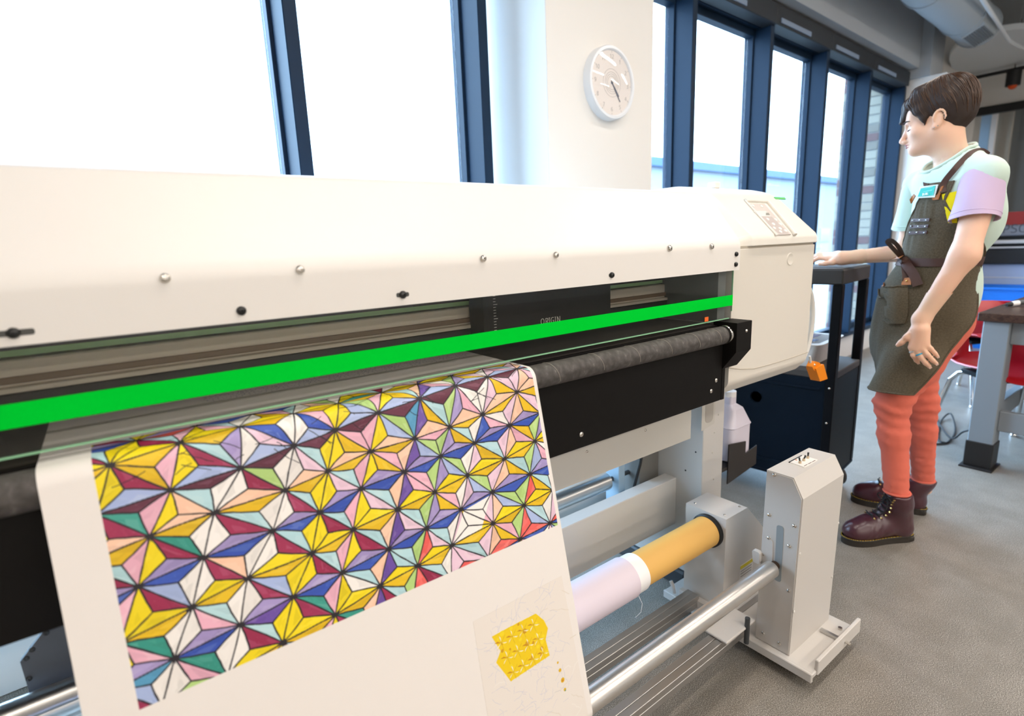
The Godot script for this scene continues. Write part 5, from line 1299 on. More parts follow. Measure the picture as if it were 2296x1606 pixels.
func person() -> void:
	var o := thing("person", "person in olive work apron, pastel T-shirt, coral trousers and burgundy boots, at black cart", "person", PB)
	var skin := mat("skin", Color("eebfa2"), 0.5)
	skin.subsurf_scatter_enabled = true; skin.subsurf_scatter_strength = 0.15
	# torso frame: facing left and partly towards the camera
	var tf := (-PR * cos(deg_to_rad(38)) - PN * sin(deg_to_rad(38))).normalized()    # forward
	var tl := (-PN * cos(deg_to_rad(38)) + PR * sin(deg_to_rad(38))).normalized()    # her left
	var TB := Basis(tl, Vector3.UP, tf)
	var pelvis := pp(2080, 690, 0.02); var waist := pp(2106, 585, 0.01); var chest := pp(2142, 462, 0.0); var neck0 := pp(2134, 374, 0.02)
	var shL := neck0 + tl * 0.150 + Vector3(0, -0.045, 0); var shR := neck0 - tl * 0.145 + Vector3(0, -0.045, 0)
	var elL := pp(2163, 572, -0.20); var wrL := pp(2066, 716, -0.225)
	var elR := pp(2036, 566, 0.17); var wrR := pp(1888, 579, 0.10)
	var hipL := pelvis + tl * 0.075 + Vector3(0, -0.05, 0); var hipR := pelvis - tl * 0.075 + Vector3(0, -0.05, 0)
	var knL := pp(2000, 905, -0.13); var anL := pp(2012, 1130, -0.165)
	var knR := pp(2066, 905, 0.13); var anR := pp(2070, 1095, 0.19)
	# ---- body: torso, legs, arms in one coarse grid, head and hands in fine ones
	var F := Field.new(PB + Vector3(-0.75, 0.05, -0.75), PB + Vector3(0.55, 1.50, 0.60), 0.013)
	F.ell(pelvis, TB, Vector3(0.135, 0.12, 0.100)); F.ell(waist, TB, Vector3(0.105, 0.14, 0.080)); F.ell(chest, TB, Vector3(0.122, 0.15, 0.085))
	F.cap(shL, shR, 0.042, 0.042, 0.04)
	F.chain([hipL, knL, anL], [0.070, 0.046, 0.032]); F.chain([hipR, knR, anR], [0.070, 0.046, 0.032])
	F.chain([shL, elL, wrL], [0.045, 0.038, 0.025], 0.03); F.chain([shR, elR, wrR], [0.045, 0.036, 0.025], 0.03)
	# head frame
	var hc := pp(2100, 262, 0.02)
	var hf := (-PR * cos(0.08) + PN * sin(0.08)).normalized()
	var hs := Vector3.UP.cross(hf).normalized()      # her left, towards the camera
	var hu := hf.cross(hs).normalized()
	var HB := Basis(hs, hu, hf)
	var P := func(f_: float, u_: float, s_: float) -> Vector3: return hc + hf * f_ + hu * (u_ if u_ > 0.0 else u_ * 0.89) + hs * s_
	var neck_top: Vector3 = P.call(-0.028, -0.075, 0.0)
	F.cap(neck_top, neck0 - tf * 0.01, 0.047, 0.054, 0.03)
	var Hd := Field.new(hc - Vector3(0.17, 0.19, 0.17), hc + Vector3(0.17, 0.15, 0.17), 0.0040)
	Hd.ell(P.call(-0.012, 0.030, 0), HB, Vector3(0.072, 0.090, 0.088))
	Hd.ell(P.call(0.024, -0.045, 0), HB, Vector3(0.054, 0.084, 0.055), 0.03)
	for s in [-1.0, 1.0]:
		Hd.cap(P.call(-0.008, -0.064, s * 0.046), P.call(0.050, -0.116, s * 0.012), 0.021, 0.017, 0.022)
		Hd.ell(P.call(0.044, -0.050, s * 0.040), HB, Vector3(0.024, 0.022, 0.024), 0.025)
	Hd.ell(P.call(0.0525, -0.1215, 0), HB, Vector3(0.020, 0.0135, 0.0135), 0.016)
	Hd.ell(P.call(0.060, 0.012, 0), HB, Vector3(0.053, 0.045, 0.026), 0.03)
	Hd.ell(P.call(0.0735, -0.017, 0), HB, Vector3(0.046, 0.010, 0.0125), 0.014)
	Hd.cap(P.call(0.0800, -0.030, 0), P.call(0.0945, -0.0775, 0), 0.0070, 0.0082, 0.010)
	Hd.cap(P.call(0.0935, -0.0775, 0), P.call(0.088, -0.0845, 0), 0.0084, 0.0068, 0.006)
	for s in [-1.0, 1.0]:
		Hd.ell(P.call(0.0815, -0.0825, s * 0.0105), HB, Vector3(0.0078, 0.0070, 0.0105), 0.007)
		Hd.ell(P.call(0.0800, -0.033, s * 0.031), HB, Vector3(0.016, 0.010, 0.013), 0.012, true)
		Hd.ell(P.call(0.0625, -0.036, s * 0.031), HB, Vector3(0.0145, 0.0115, 0.0140), 0.004)
	Hd.ell(P.call(0.0710, -0.0960, 0), HB, Vector3(0.021, 0.0050, 0.0095), 0.007)
	Hd.ell(P.call(0.0685, -0.1048, 0), HB, Vector3(0.018, 0.0054, 0.0095), 0.006)
	Hd.ell(P.call(0.0790, -0.1002, 0), HB, Vector3(0.026, 0.0011, 0.006), 0.003, true)
	Hd.cap(neck_top, neck0 - tf * 0.01, 0.047, 0.054, 0.03)
	Hd.cap(P.call(-0.018, -0.055, 0.0), neck_top, 0.055, 0.047, 0.035)
	# ears: flat shell, raised rim, hollow, lobe
	for s in [-1.0, 1.0]:
		Hd.ell(P.call(-0.012, -0.022, s * 0.0735), HB, Vector3(0.0065, 0.028, 0.016), 0.006)
		var rim := []
		for k in 11:
			var an := lerpf(-0.5, 3.5, k / 10.0)
			rim.append(P.call(-0.012 + 0.0165 * cos(an) * -1.0 * (1.0 if k > 5 else 1.0) * -1.0 - 0.004, -0.016 + 0.026 * sin(an), s * 0.081))
		Hd.chain(rim, [0.003, 0.0036, 0.0038, 0.0038, 0.0038, 0.0038, 0.0038, 0.0036, 0.0034, 0.0032, 0.003], 0.003)
		Hd.ell(P.call(-0.010, -0.024, s * 0.084), HB, Vector3(0.0055, 0.011, 0.0075), 0.003, true)
		Hd.ell(P.call(-0.004, -0.049, s * 0.0755), HB, Vector3(0.0055, 0.0085, 0.0075), 0.005)
	# near hand: back of the hand to the camera, fingers down
	var d0 := -0.245
	var HL := Field.new(pp(2055, 770, d0) - Vector3.ONE * 0.17, pp(2055, 770, d0) + Vector3.ONE * 0.17, 0.0036)
	HL.chain([elL.lerp(wrL, 0.45), wrL], [0.034, 0.025], 0.01)
	HL.cap(wrL, pp(2062, 738, d0 + 0.01), 0.024, 0.022, 0.02)
	var mcp := [pp(2043, 779, d0), pp(2055, 784, d0 - 0.006), pp(2067, 781, d0 - 0.006), pp(2078, 772, d0)]
	var root := [pp(2056, 742, d0 + 0.006), pp(2062, 742, d0), pp(2067, 741, d0), pp(2073, 740, d0 + 0.004)]
	for k in 4: HL.cap(root[k], mcp[k], 0.0145, 0.0098, 0.016)
	var fingers := [[mcp[0], pp(2048, 797, d0 - 0.004), pp(2055, 808, d0 + 0.012), pp(2058, 812, d0 + 0.022)], [mcp[1], pp(2064, 801, d0 - 0.008), pp(2076, 815, d0 - 0.002), pp(2084, 822, d0 + 0.008)], [mcp[2], pp(2079, 795, d0 - 0.008), pp(2091, 808, d0 - 0.002), pp(2099, 815, d0 + 0.006)], [mcp[3], pp(2087, 782, d0 - 0.002), pp(2096, 792, d0 + 0.002), pp(2102, 799, d0 + 0.008)]]
	var fr := [0.0084, 0.0088, 0.0084, 0.0074]
	for k in 4: HL.chain(fingers[k], [fr[k] * 1.05, fr[k], fr[k] * 0.9, fr[k] * 0.78], 0.0035)
	HL.chain([pp(2051, 742, d0 + 0.012), pp(2034, 756, d0 + 0.006), pp(2021, 768, d0 + 0.01), pp(2013, 774, d0 + 0.014)], [0.016, 0.0105, 0.0088, 0.0072], 0.008)
	# far hand lying on the cart, palm down
	var hy := 1.055
	var HR := Field.new(pp(1860, 575, 0.12) - Vector3.ONE * 0.15, pp(1860, 575, 0.12) + Vector3.ONE * 0.15, 0.0036)
	HR.chain([elR.lerp(wrR, 0.7), wrR], [0.030, 0.025], 0.01)
	var pk := [pp(1852, 572, 0.165), pp(1851, 574, 0.145), pp(1852, 577, 0.125), pp(1856, 580, 0.107)]
	var pr := [pp(1878, 574, 0.135), pp(1879, 576, 0.122), pp(1880, 578, 0.110), pp(1880, 580, 0.100)]
	for k in 4:
		HR.cap(pr[k], pk[k], 0.0155, 0.0105, 0.016)
		var e: Vector3 = pk[k] + (pk[k] - pr[k]).normalized() * 0.035 + Vector3(0, 0.002, 0); var e2: Vector3 = e + (pk[k] - pr[k]).normalized() * 0.022 - Vector3(0, 0.012, 0); var e3: Vector3 = e2 + (pk[k] - pr[k]).normalized() * 0.014 - Vector3(0, 0.010, 0)
		HR.chain([pk[k], e, e2, e3], [0.0098, 0.0085, 0.0078, 0.007], 0.003)
	HR.cap(wrR, pr[1], 0.024, 0.020, 0.02)
	HR.chain([pr[3], pp(1868, 588, 0.085), pp(1850, 591, 0.085), pp(1838, 592, 0.09)], [0.015, 0.0115, 0.009, 0.0075], 0.008)
	var body := soft("body", [F, Hd, HL, HR], skin, o)
	person_face(o, P, HB, Hd)
	person_hair(o, P, HB, hc)
	person_clothes(o, TB, pelvis, waist, chest, neck0, shL, shR, elL, elR, hipL, hipR, knL, knR, anL, anR)
	boots(o)
	# rings, nails
	var rg := [[mcp[0], fingers[0][1], 0.55, mat("ring_silver", Color("d9dde0"), 0.15, 1.0)], [mcp[1], fingers[1][1], 0.62, mat("ring_turquoise", Color("18a0c8"), 0.35)]]
	for q in rg:
		var c: Vector3 = (q[0] as Vector3).lerp(q[1], q[2]); var ax: Vector3 = (q[1] - q[0]).normalized()
		obj("ring", local(g().lathe(PackedVector2Array([Vector2(0.0088, -0.0022), Vector2(0.0108, -0.0022), Vector2(0.0112, 0.0), Vector2(0.0108, 0.0022), Vector2(0.0088, 0.0022)]), c, ax, 22), o), q[3], o)
	var nl := mat("finger_nail", Color("efc9b8"), 0.25)
	for k in 4:
		var t: Vector3 = fingers[k][3]; var dd: Vector3 = (fingers[k][3] - fingers[k][2]).normalized(); var out := (-PN - dd * (-PN).dot(dd)).normalized()
		obj("nail", local(g().obox(Transform3D(Basis(dd.cross(out), out, dd), t + out * (fr[k] * 0.72) + dd * 0.001), Vector3(fr[k] * 1.0, 0.0012, 0.008), 0.0005), o), nl, o)

func person_face(o: Node3D, P: Callable, HB: Basis, Hd: Field) -> void:
	var dark := mat("lash_dark", Color("1d120f"), 0.7)
	var browm := mat("brow_dark", Color("2a1a14"), 0.85)
	var lip := mat("lip_rose", Color("a8575b"), 0.45)
	var lid := mat("lid_shade", Color("b98878"), 0.6)
	# brings a point of the face out to the skin
	var snap := func(q: Vector3, side: float, lift: float) -> Vector3:
		var d := (HB.z * (1.0 - 0.55 * absf(side)) + HB.x * side).normalized()
		var h := Hd.cast(q + d * 0.04, -d, 0.07)
		return q + d * (0.04 - h + lift) if h > 0 else q
	for s in [-1.0, 1.0]:
		var lash := []; var brow := []; var crease := []
		for k in 8:
			var t := k / 7.0
			lash.append(snap.call(P.call(0.074 - 0.014 * t * t, -0.0435 - 0.0015 * sin(PI * t), s * (0.019 + 0.025 * t)), s * (0.15 + 0.75 * t), 0.0008))
			crease.append(snap.call(P.call(0.074 - 0.014 * t * t, -0.0300 + 0.002 * sin(PI * t), s * (0.019 + 0.025 * t)), s * (0.15 + 0.75 * t), 0.0002))
			brow.append(snap.call(P.call(0.082 - 0.016 * t * t, -0.0150 + 0.005 * sin(PI * t * 0.8), s * (0.013 + 0.036 * t)), s * (0.10 + 0.8 * t), 0.0006))
		obj("eyelashes", local(g().tube(lash, [0.0008, 0.0015, 0.0019, 0.0021, 0.0021, 0.0019, 0.0016, 0.001], 6), o), dark, o)
		obj("eyelid_crease", local(g().tube(crease, 0.0007, 5), o), lid, o)
		obj("eyebrow", local(g().tube(brow, [0.0016, 0.0026, 0.0029, 0.0029, 0.0027, 0.0023, 0.0017, 0.0008], 6), o), browm, o)
	for q in [[-0.0958, 0.0024], [-0.1050, 0.0028]]:
		var pts := []
		for k in 9:
			var t := lerpf(-1, 1, k / 8.0)
			pts.append(snap.call(P.call(0.075 - 0.008 * t * t, q[0] - 0.0008 * t * t, t * 0.019), t * 0.6, -0.0002))
		obj("lip", local(g().tube(pts, [0.0008, 0.0016, q[1] * 0.85, q[1], q[1], q[1], q[1] * 0.85, 0.0016, 0.0008], 8), o), lip, o)
	for q in [[-0.005, -0.052], [-0.014, -0.047], [-0.030, -0.016]]:
		obj("ear_stud", local(g().ball(P.call(q[0], q[1], 0.0815), 0.0020, 8), o), mat("ring_silver", Color("d9dde0"), 0.15, 1.0), o)

func person_hair(o: Node3D, P: Callable, HB: Basis, hc: Vector3) -> void:
	var hair := mat("hair_brown", Color("2b1b14"), 0.62)
	var A := Field.new(hc - Vector3(0.22, 0.16, 0.22), hc + Vector3(0.22, 0.21, 0.22), 0.0055)
	A.ell(P.call(-0.016, 0.040, 0), HB, Vector3(0.082, 0.086, 0.092), 0.03)
	A.ell(P.call(-0.050, 0.062, 0), HB, Vector3(0.072, 0.066, 0.056), 0.03)
	A.ell(P.call(-0.050, 0.016, 0), HB, Vector3(0.072, 0.060, 0.054), 0.03)
	A.cap(P.call(-0.048, -0.010, 0.0), P.call(-0.044, -0.062, 0.0), 0.052, 0.030, 0.03)
	A.cap(P.call(-0.050, -0.010, 0.028), P.call(-0.040, -0.052, 0.026), 0.032, 0.016, 0.02)
	A.cap(P.call(-0.050, -0.010, -0.028), P.call(-0.040, -0.052, -0.026), 0.032, 0.016, 0.02)
	for s in [-0.056, -0.040, -0.024, -0.008, 0.008, 0.024]:
		var e := absf(s)
		A.chain([P.call(-0.02, 0.096, s * 0.5), P.call(0.040, 0.080, s * 0.85), P.call(0.082 - e * 0.35, 0.048, s), P.call(0.106 - e * 0.5, -0.008 + e * 0.2, s)], [0.028, 0.024, 0.018, 0.006], 0.016)
	# near side swept back over the temple
	for q in [[0.040, 0.046, 0.024], [0.052, 0.036, 0.014], [0.062, 0.020, 0.006]]:
		A.chain([P.call(-0.01, 0.092, q[0] * 0.6), P.call(0.045, 0.074, q[0] * 0.9), P.call(0.082 - q[0] * 0.35, 0.048, q[0]), P.call(0.084 - q[0] * 0.5, q[1] - 0.008, q[0] + 0.002)], [0.028, 0.022, 0.015, 0.006], 0.014)
	for s in [-1.0, 1.0]:
		A.chain([P.call(0.035, 0.055, s * 0.058), P.call(0.042, 0.020, s * 0.066), P.call(0.030, -0.008, s * 0.068), P.call(0.022, -0.038, s * 0.066)], [0.024, 0.016, 0.009, 0.003], 0.012)
		A.ell(P.call(-0.028, 0.042, s * 0.054), HB, Vector3(0.030, 0.034, 0.056), 0.02)
	# strand-like relief running back from the parting
	var nz := FastNoiseLite.new(); nz.seed = 4; nz.frequency = 1.0
	var inv := HB.transposed()
	A.wobble(func(p: Vector3) -> float:
		var q := inv * (p - hc)
		return 0.0022 * nz.get_noise_3d(q.x * 160.0, (q.y + q.z * 0.45) * 150.0, q.z * 22.0))
	var h := soft("hair", [A], hair, o)
	# combed strands lying on the surface
	rng.seed = 12
	var crown: Vector3 = P.call(-0.075, 0.06, 0.0)
	var b := g()
	for k in 420:
		var az := rng.randf() * TAU; var el := rng.randf_range(0.12, 1.5)
		var pts := []; var rad := []
		var span := rng.randf_range(0.35, 0.7)
		for j in 8:
			var t := j / 7.0
			var e2 := el - span * t
			var a2 := az + 0.25 * t * sin(az)
			# polar about an axis that leans back
			var d := (HB * Vector3(cos(e2) * sin(a2), sin(e2) * 0.9, cos(e2) * cos(a2))).normalized()
			var o0: Vector3 = P.call(-0.02, 0.03, 0.0)
			var hit := A.cast(o0 + d * 0.21, -d, 0.2)
			if hit < 0: break
			var q := o0 + d * (0.21 - hit + 0.0006)
			if (inv * (q - hc)).y < -0.045: break
			pts.append(q); rad.append(lerpf(0.0011, 0.0004, absf(t - 0.4) * 1.6))
		if pts.size() >= 4: b.tube(pts, rad.slice(0, pts.size()), 4, false)
	var st := obj("hair_strands", local(b, o), mat("hair_light", Color("49301f"), 0.4), o, 60.0)
	st.set_meta("kind", "stuff")

func person_clothes(o: Node3D, TB: Basis, pelvis: Vector3, waist: Vector3, chest: Vector3, neck0: Vector3, shL: Vector3, shR: Vector3, elL: Vector3, elR: Vector3, hipL: Vector3, hipR: Vector3, knL: Vector3, knR: Vector3, anL: Vector3, anR: Vector3) -> void:
	var tl := TB.x; var tf := TB.z
	var mint := cloth("shirt_mint", Color("cbdfd3"), 700.0, 0.25)
	var lil := cloth("sleeve_lilac", Color("c9b3d0"), 700.0, 0.25)
	var yel := cloth("pocket_yellow", Color("f0da00"), 700.0, 0.25)
	var coral := cloth("trouser_coral", Color("d96a55"), 420.0, 0.5)
	# shirt body, loose at the back
	var S := Field.new(PB + Vector3(-0.42, 0.80, -0.42), PB + Vector3(0.46, 1.52, 0.46), 0.012)
	S.ell(chest, TB, Vector3(0.146, 0.185, 0.108), 0.05)
	S.ell(chest - tf * 0.03 + Vector3(0, -0.05, 0), TB, Vector3(0.128, 0.13, 0.100), 0.05)
	S.ell(waist, TB, Vector3(0.115, 0.17, 0.092), 0.05)
	S.ell(pelvis + Vector3(0, 0.06, 0) - tf * 0.035, TB, Vector3(0.142, 0.16, 0.115), 0.05)
	S.cap(shL, shR, 0.056, 0.056, 0.05)
	S.cap(neck0 + Vector3(0, -0.03, 0), neck0 + Vector3(0, 0.03, 0) - tf * 0.012, 0.085, 0.062, 0.05)
	S.half(Vector3(0, pelvis.y - 0.015, 0), Vector3.DOWN)
	S.ell(neck0 + Vector3(0, 0.052, 0) + tf * 0.034, TB * Basis(Vector3.RIGHT, 0.45), Vector3(0.072, 0.094, 0.084), 0.006, true)
	var nz := FastNoiseLite.new(); nz.seed = 8; nz.frequency = 6.0
	S.wobble(func(p: Vector3) -> float: return 0.005 * nz.get_noise_3d(p.x, p.y * 0.6, p.z))
	var shirt := soft("t_shirt", [S], mint, o)
	# sleeves: open tubes
	for s in 2:
		var a: Vector3 = [shL, shR][s]; var e: Vector3 = [elL, elR][s]
		var ax := (e - a).normalized(); var side: Vector3 = tl if s == 0 else -tl
		var rings := []; var inner := []
		var fx := (tf - ax * tf.dot(ax)).normalized(); var fy := ax.cross(fx)
		for k in 10:
			var t := k / 9.0
			var c := a - side * 0.012 * (1.0 - t) + Vector3(0, 0.012 * (1.0 - t), 0) + ax * (0.165 * t - 0.012)
			var ring := PackedVector3Array(); var ri := PackedVector3Array()
			for j in 28:
				var an := TAU * j / 28
				var r := lerpf(0.058, 0.069, pow(t, 0.7)) + 0.0035 * sin(3.0 * an + 5.0 * t) * t
				if k == 0: r *= 0.80
				elif k == 1: r *= 0.95
				var tilt := ax * (0.016 * cos(an) * t)
				ring.append(c + (fx * cos(an) * 1.0 + fy * sin(an) * 0.88) * r + tilt)
				ri.append(c + (fx * cos(an) * 1.0 + fy * sin(an) * 0.88) * (r - 0.004) + tilt)
			rings.append(ring); inner.append(ri)
		inner.reverse()
		var lo := g().loft(rings + inner, false)
		obj("sleeve", local(lo, o), lil if s == 0 else mint, shirt)
		var hem := PackedVector3Array(rings[9]); var path := []
		for q in rings[8]: path.append(q + ax * 0.004)
		path.append(path[0]); path.append(path[1])
		obj("sleeve_hem", local(g().tube(path, 0.0014, 5, false), o), lil if s == 0 else mint, shirt)
	# ribbed collar along the cut of the neck hole
	var col := []
	for j in 41:
		var an := TAU * j / 40
		var d := (tl * cos(an) + tf * sin(an))
		var best := Vector3.ZERO; var top_y := -1.0
		for k in 26:
			var q := neck0 + d * (0.056 + 0.003 * k)
			var h := S.cast(q + Vector3(0, 0.10, 0), Vector3.DOWN, 0.22)
			if h > 0 and q.y + 0.10 - h > top_y: top_y = q.y + 0.10 - h; best = q + Vector3(0, 0.10 - h, 0)
		if top_y > 0: col.append(best)
	for it in 2:
		var sm := []
		for j in col.size(): sm.append((col[j] * 2.0 + col[(j + 1) % col.size()] + col[(j + col.size() - 1) % col.size()]) / 4.0)
		col = sm
	col.append(col[0])
	obj("collar", local(g().tube(col, 0.0055, 8, false), o), mint, shirt)
	# trousers
	var T := Field.new(PB + Vector3(-0.42, 0.10, -0.48), PB + Vector3(0.42, 1.06, 0.40), 0.0115)
	T.ell(pelvis, TB, Vector3(0.140, 0.135, 0.108)); T.ell(pelvis - tf * 0.04 + Vector3(0, -0.04, 0), TB, Vector3(0.128, 0.09, 0.088))
	var hemL := anL + (anL - knL).normalized() * -0.035; var hemR := anR + (anR - knR).normalized() * -0.03
	T.chain([hipL, hipL.lerp(knL, 0.5), knL, knL.lerp(hemL, 0.35), hemL + (hemL - knL).normalized() * 0.05], [0.090, 0.074, 0.054, 0.047, 0.038], 0.03)
	T.chain([hipR, hipR.lerp(knR, 0.5), knR, knR.lerp(hemR, 0.35), hemR + (hemR - knR).normalized() * 0.05], [0.090, 0.074, 0.054, 0.047, 0.038], 0.03)
	var i := 0
	for z in T.n.z:
		for y in T.n.y:
			for x in T.n.x:
				var p := T.lo + Vector3(x, y, z) * T.cell
				if p.y < 0.5:
					var nearer := (p - anL).length_squared() < (p - anR).length_squared()
					T.f[i] = maxf(T.f[i], (hemL.y if nearer else hemR.y) - p.y)
				i += 1
	var nt := FastNoiseLite.new(); nt.seed = 3; nt.frequency = 9.0
	T.wobble(func(p: Vector3) -> float:
		var kn := minf((p - knL).length(), (p - knR).length())
		var fold := exp(-kn * kn / 0.02) * 0.0055 * sin(p.y * 150.0 + 4.0 * nt.get_noise_3d(p.x, p.y * 0.3, p.z) + 20.0 * (p - PB).dot(PR))
		var low := exp(-pow(minf(absf(p.y - hemL.y - 0.05), absf(p.y - hemR.y - 0.05)) / 0.05, 2.0)) * 0.003 * sin(p.y * 190.0 + 25.0 * (p - PB).dot(PR))
		return fold + (low if p.y < 0.4 else 0.0) + 0.003 * nt.get_noise_3d(p.x * 1.4, p.y, p.z * 1.4))
	var tr := soft("trousers", [T], coral, o)
	for q in [[hemL, 0.0535], [hemR, 0.0515]]:
		var ring := []
		for j in 27:
			var an := TAU * j / 24
			var d := Vector3(cos(an), 0, sin(an))
			var c: Vector3 = q[0] + Vector3(0, 0.012, 0)
			var h := T.cast(c + d * 0.12, -d, 0.12)
			if h > 0: ring.append(c + d * (0.12 - h + 0.001))
		if ring.size() > 6: obj("hem_fold", local(g().tube(ring, 0.0045, 6, false), o), coral, tr)
	apron(o, TB, pelvis, waist, chest, neck0, hipL, hipR, knL, knR, shL, shR)

func cloth(called: String, c: Color, freq: float, bump: float) -> StandardMaterial3D:
	var m := mat(called, c, 0.85)
	m.rim_enabled = true; m.rim = 0.15
	return m

func apron(o: Node3D, TB: Basis, pelvis: Vector3, waist: Vector3, chest: Vector3, neck0: Vector3, hipL: Vector3, hipR: Vector3, knL: Vector3, knR: Vector3, shL: Vector3, shR: Vector3) -> void:
	var tl := TB.x; var tf := TB.z
	var canvas_ := mat("apron_canvas", Color.WHITE, 0.9)
	canvas_.albedo_texture = noise_tex(0.09, 15, [Color("4d4333"), Color("554b3a"), Color("5b513f"), Color("645a48")], [0.2, 0.45, 0.6, 0.9], 512, FastNoiseLite.TYPE_SIMPLEX_SMOOTH, 6)
	canvas_.uv1_triplanar = true; canvas_.uv1_scale = Vector3.ONE * 3.0
	var leather := mat("apron_leather", Color("4a3029"), 0.5); var tan_ := mat("leather_tan", Color("a8621c"), 0.5)
	# a soft hull that the cloth hangs on
	var A := Field.new(PB + Vector3(-0.62, 0.40, -0.62), PB + Vector3(0.55, 1.46, 0.55), 0.015)
	A.ell(chest, TB, Vector3(0.148, 0.19, 0.118), 0.05)
	A.ell(waist, TB, Vector3(0.128, 0.19, 0.104), 0.05)
	A.ell(pelvis + tf * 0.022, TB, Vector3(0.156, 0.17, 0.136), 0.06)
	A.ell(pelvis + tf * 0.03 + Vector3(0, -0.14, 0), TB, Vector3(0.150, 0.15, 0.128), 0.06)
	A.chain([hipL, hipL.lerp(knL, 0.6), hipL.lerp(knL, 1.1)], [0.098, 0.086, 0.080], 0.06)
	A.chain([hipR, hipR.lerp(knR, 0.6), hipR.lerp(knR, 1.1)], [0.098, 0.086, 0.080], 0.06)
	A.cap(hipL.lerp(knL, 0.5), hipR.lerp(knR, 0.5), 0.088, 0.088, 0.06)
	A.cap(hipL.lerp(knL, 0.9), hipR.lerp(knR, 0.8), 0.075, 0.075, 0.06)
	var axis := func(y: float) -> Vector3:
		var pts := [chest + Vector3(0, 0.12, 0), chest, waist, pelvis, (hipL + hipR + knL + knR) / 4, (knL + knR) / 2 + Vector3(0, -0.05, 0)]
		for k in pts.size() - 1:
			if y <= pts[k].y and y >= pts[k + 1].y: return (pts[k] as Vector3).lerp(pts[k + 1], (pts[k].y - y) / (pts[k].y - pts[k + 1].y))
		return Vector3(pts[0].x, y, pts[0].z) if y > pts[0].y else Vector3(pts[-1].x, y, pts[-1].z)
	var nz := FastNoiseLite.new(); nz.seed = 77; nz.frequency = 5.0
	var surf := func(y: float, th: float, off: float) -> Vector3:
		var c: Vector3 = axis.call(y)
		var d := tf * cos(th) + tl * sin(th)
		var h := A.cast(c + d * 0.40, -d, 0.40)
		var r := 0.40 - h if h >= 0 else 0.05
		var low := clampf((waist.y - 0.05 - y) / 0.35, 0.0, 1.0)
		return c + d * (r + off + 0.007 * low * sin(th * 4.0 + y * 7.0) + 0.004 * low * sin(th * 9.0 - y * 22.0) + 0.004 * nz.get_noise_3d(c.x + d.x, y, c.z + d.z))
	# outline: height against half angles (her right is negative)
	var top := pp(2105, 406, -0.16).y; var hem := pp(2010, 882, -0.22).y
	var wy := waist.y + 0.01
	var th1 := func(y: float) -> float:   # her left edge
		if y > wy:
			var q := clampf((top - y) / (top - wy), 0, 1)
			return lerpf(0.80, 0.66, q / 0.25) if q < 0.25 else lerpf(0.66, 2.25, pow((q - 0.25) / 0.75, 1.25))
		var t := clampf((wy - y) / (wy - hem), 0, 1)
		return lerpf(2.15, 2.25, t / 0.15) if t < 0.15 else lerpf(2.25, 0.95, pow((t - 0.15) / 0.85, 0.85))
	var th0 := func(y: float) -> float:
		if y > wy: return -lerpf(-0.10, 1.25, pow(clampf((top - y) / (top - wy), 0, 1), 1.2))
		var t := clampf((wy - y) / (wy - hem), 0, 1)
		return -lerpf(1.5, 0.95, pow(t, 2.5))
	var grid := []
	for k in 46:
		var y := lerpf(top, hem, k / 45.0)
		var row := PackedVector3Array()
		for c in 33:
			var th := lerpf(th0.call(y), th1.call(y), c / 32.0)
			row.append(surf.call(y - 0.012 * (1.0 - absf(c / 16.0 - 1.0)) * (1.0 if k > 38 else 0.0), th, 0.004))
		grid.append(row)
	var ap := Node3D.new(); put(ap, "apron", o)
	var X := func(b: G) -> G: return local(b, o)
	obj("apron_cloth", X.call(g().sheet(grid, -0.003)), canvas_, ap, 60.0)
	# edge binding
	for e in [0, 32]:
		var path := []
		for r in grid: path.append(r[e])
		obj("apron_binding", X.call(g().tube(path, 0.0032, 6)), canvas_, ap, 60.0)
	var hp := []
	for q in grid[45]: hp.append(q)
	obj("apron_hem", X.call(g().tube(hp, 0.0034, 6)), canvas_, ap, 60.0)
	# nearest cloth point to a pixel
	var find := func(u: float, v: float) -> Array:
		var d := ray(u, v).normalized()
		var best := 1e9; var bp := Vector3.ZERO; var bn := Vector3.ZERO
		for k in 45:
			for c in 32:
				var p: Vector3 = (grid[k][c] + grid[k + 1][c + 1]) / 2
				var w := (p - EYE); var t := w.dot(d); var m := (w - d * t).length()
				if m < best + 0.0:
					var nn: Vector3 = (grid[k][c + 1] - grid[k][c]).cross(grid[k + 1][c] - grid[k][c]).normalized()
					if nn.dot(d) > 0: nn = -nn
					best = m; bp = p; bn = nn
		bp = EYE + d * ((bp - EYE).dot(bn) / d.dot(bn))
		return [bp, bn]
	var patch := func(called: String, pts: Array, lift: float, thick: float, m: Material, par: Node) -> MeshInstance3D:
		var lo := []; var hi := []
		for q in pts:
			var f: Array = find.call(q[0], q[1])
			lo.append(f[0] + f[1] * lift); hi.append(f[0] + f[1] * (lift + thick))
		return obj(called, X.call(g().loft([PackedVector3Array(lo), PackedVector3Array(hi)])), m, par)
	# waist tie, bow
	var tie := []
	for k in 25:
		var y := wy - 0.01; tie.append([surf.call(y + 0.014, lerpf(-1.4, 2.6, k / 24.0), 0.008), surf.call(y - 0.014, lerpf(-1.4, 2.6, k / 24.0), 0.008)])
	var tg := []
	for r in 2:
		var row := PackedVector3Array()
		for q in tie: row.append(q[r])
		tg.append(row)
	var tie_o := obj("waist_tie", X.call(g().sheet(tg, -0.002)), leather, ap, 60.0)
	var F0: Array = find.call(2035, 585)
	var kn: Vector3 = F0[0] + F0[1] * 0.012
	obj("bow_knot", X.call(g().obox(Transform3D(Basis(), kn), Vector3(0.03, 0.03, 0.03), 0.010)), leather, tie_o)
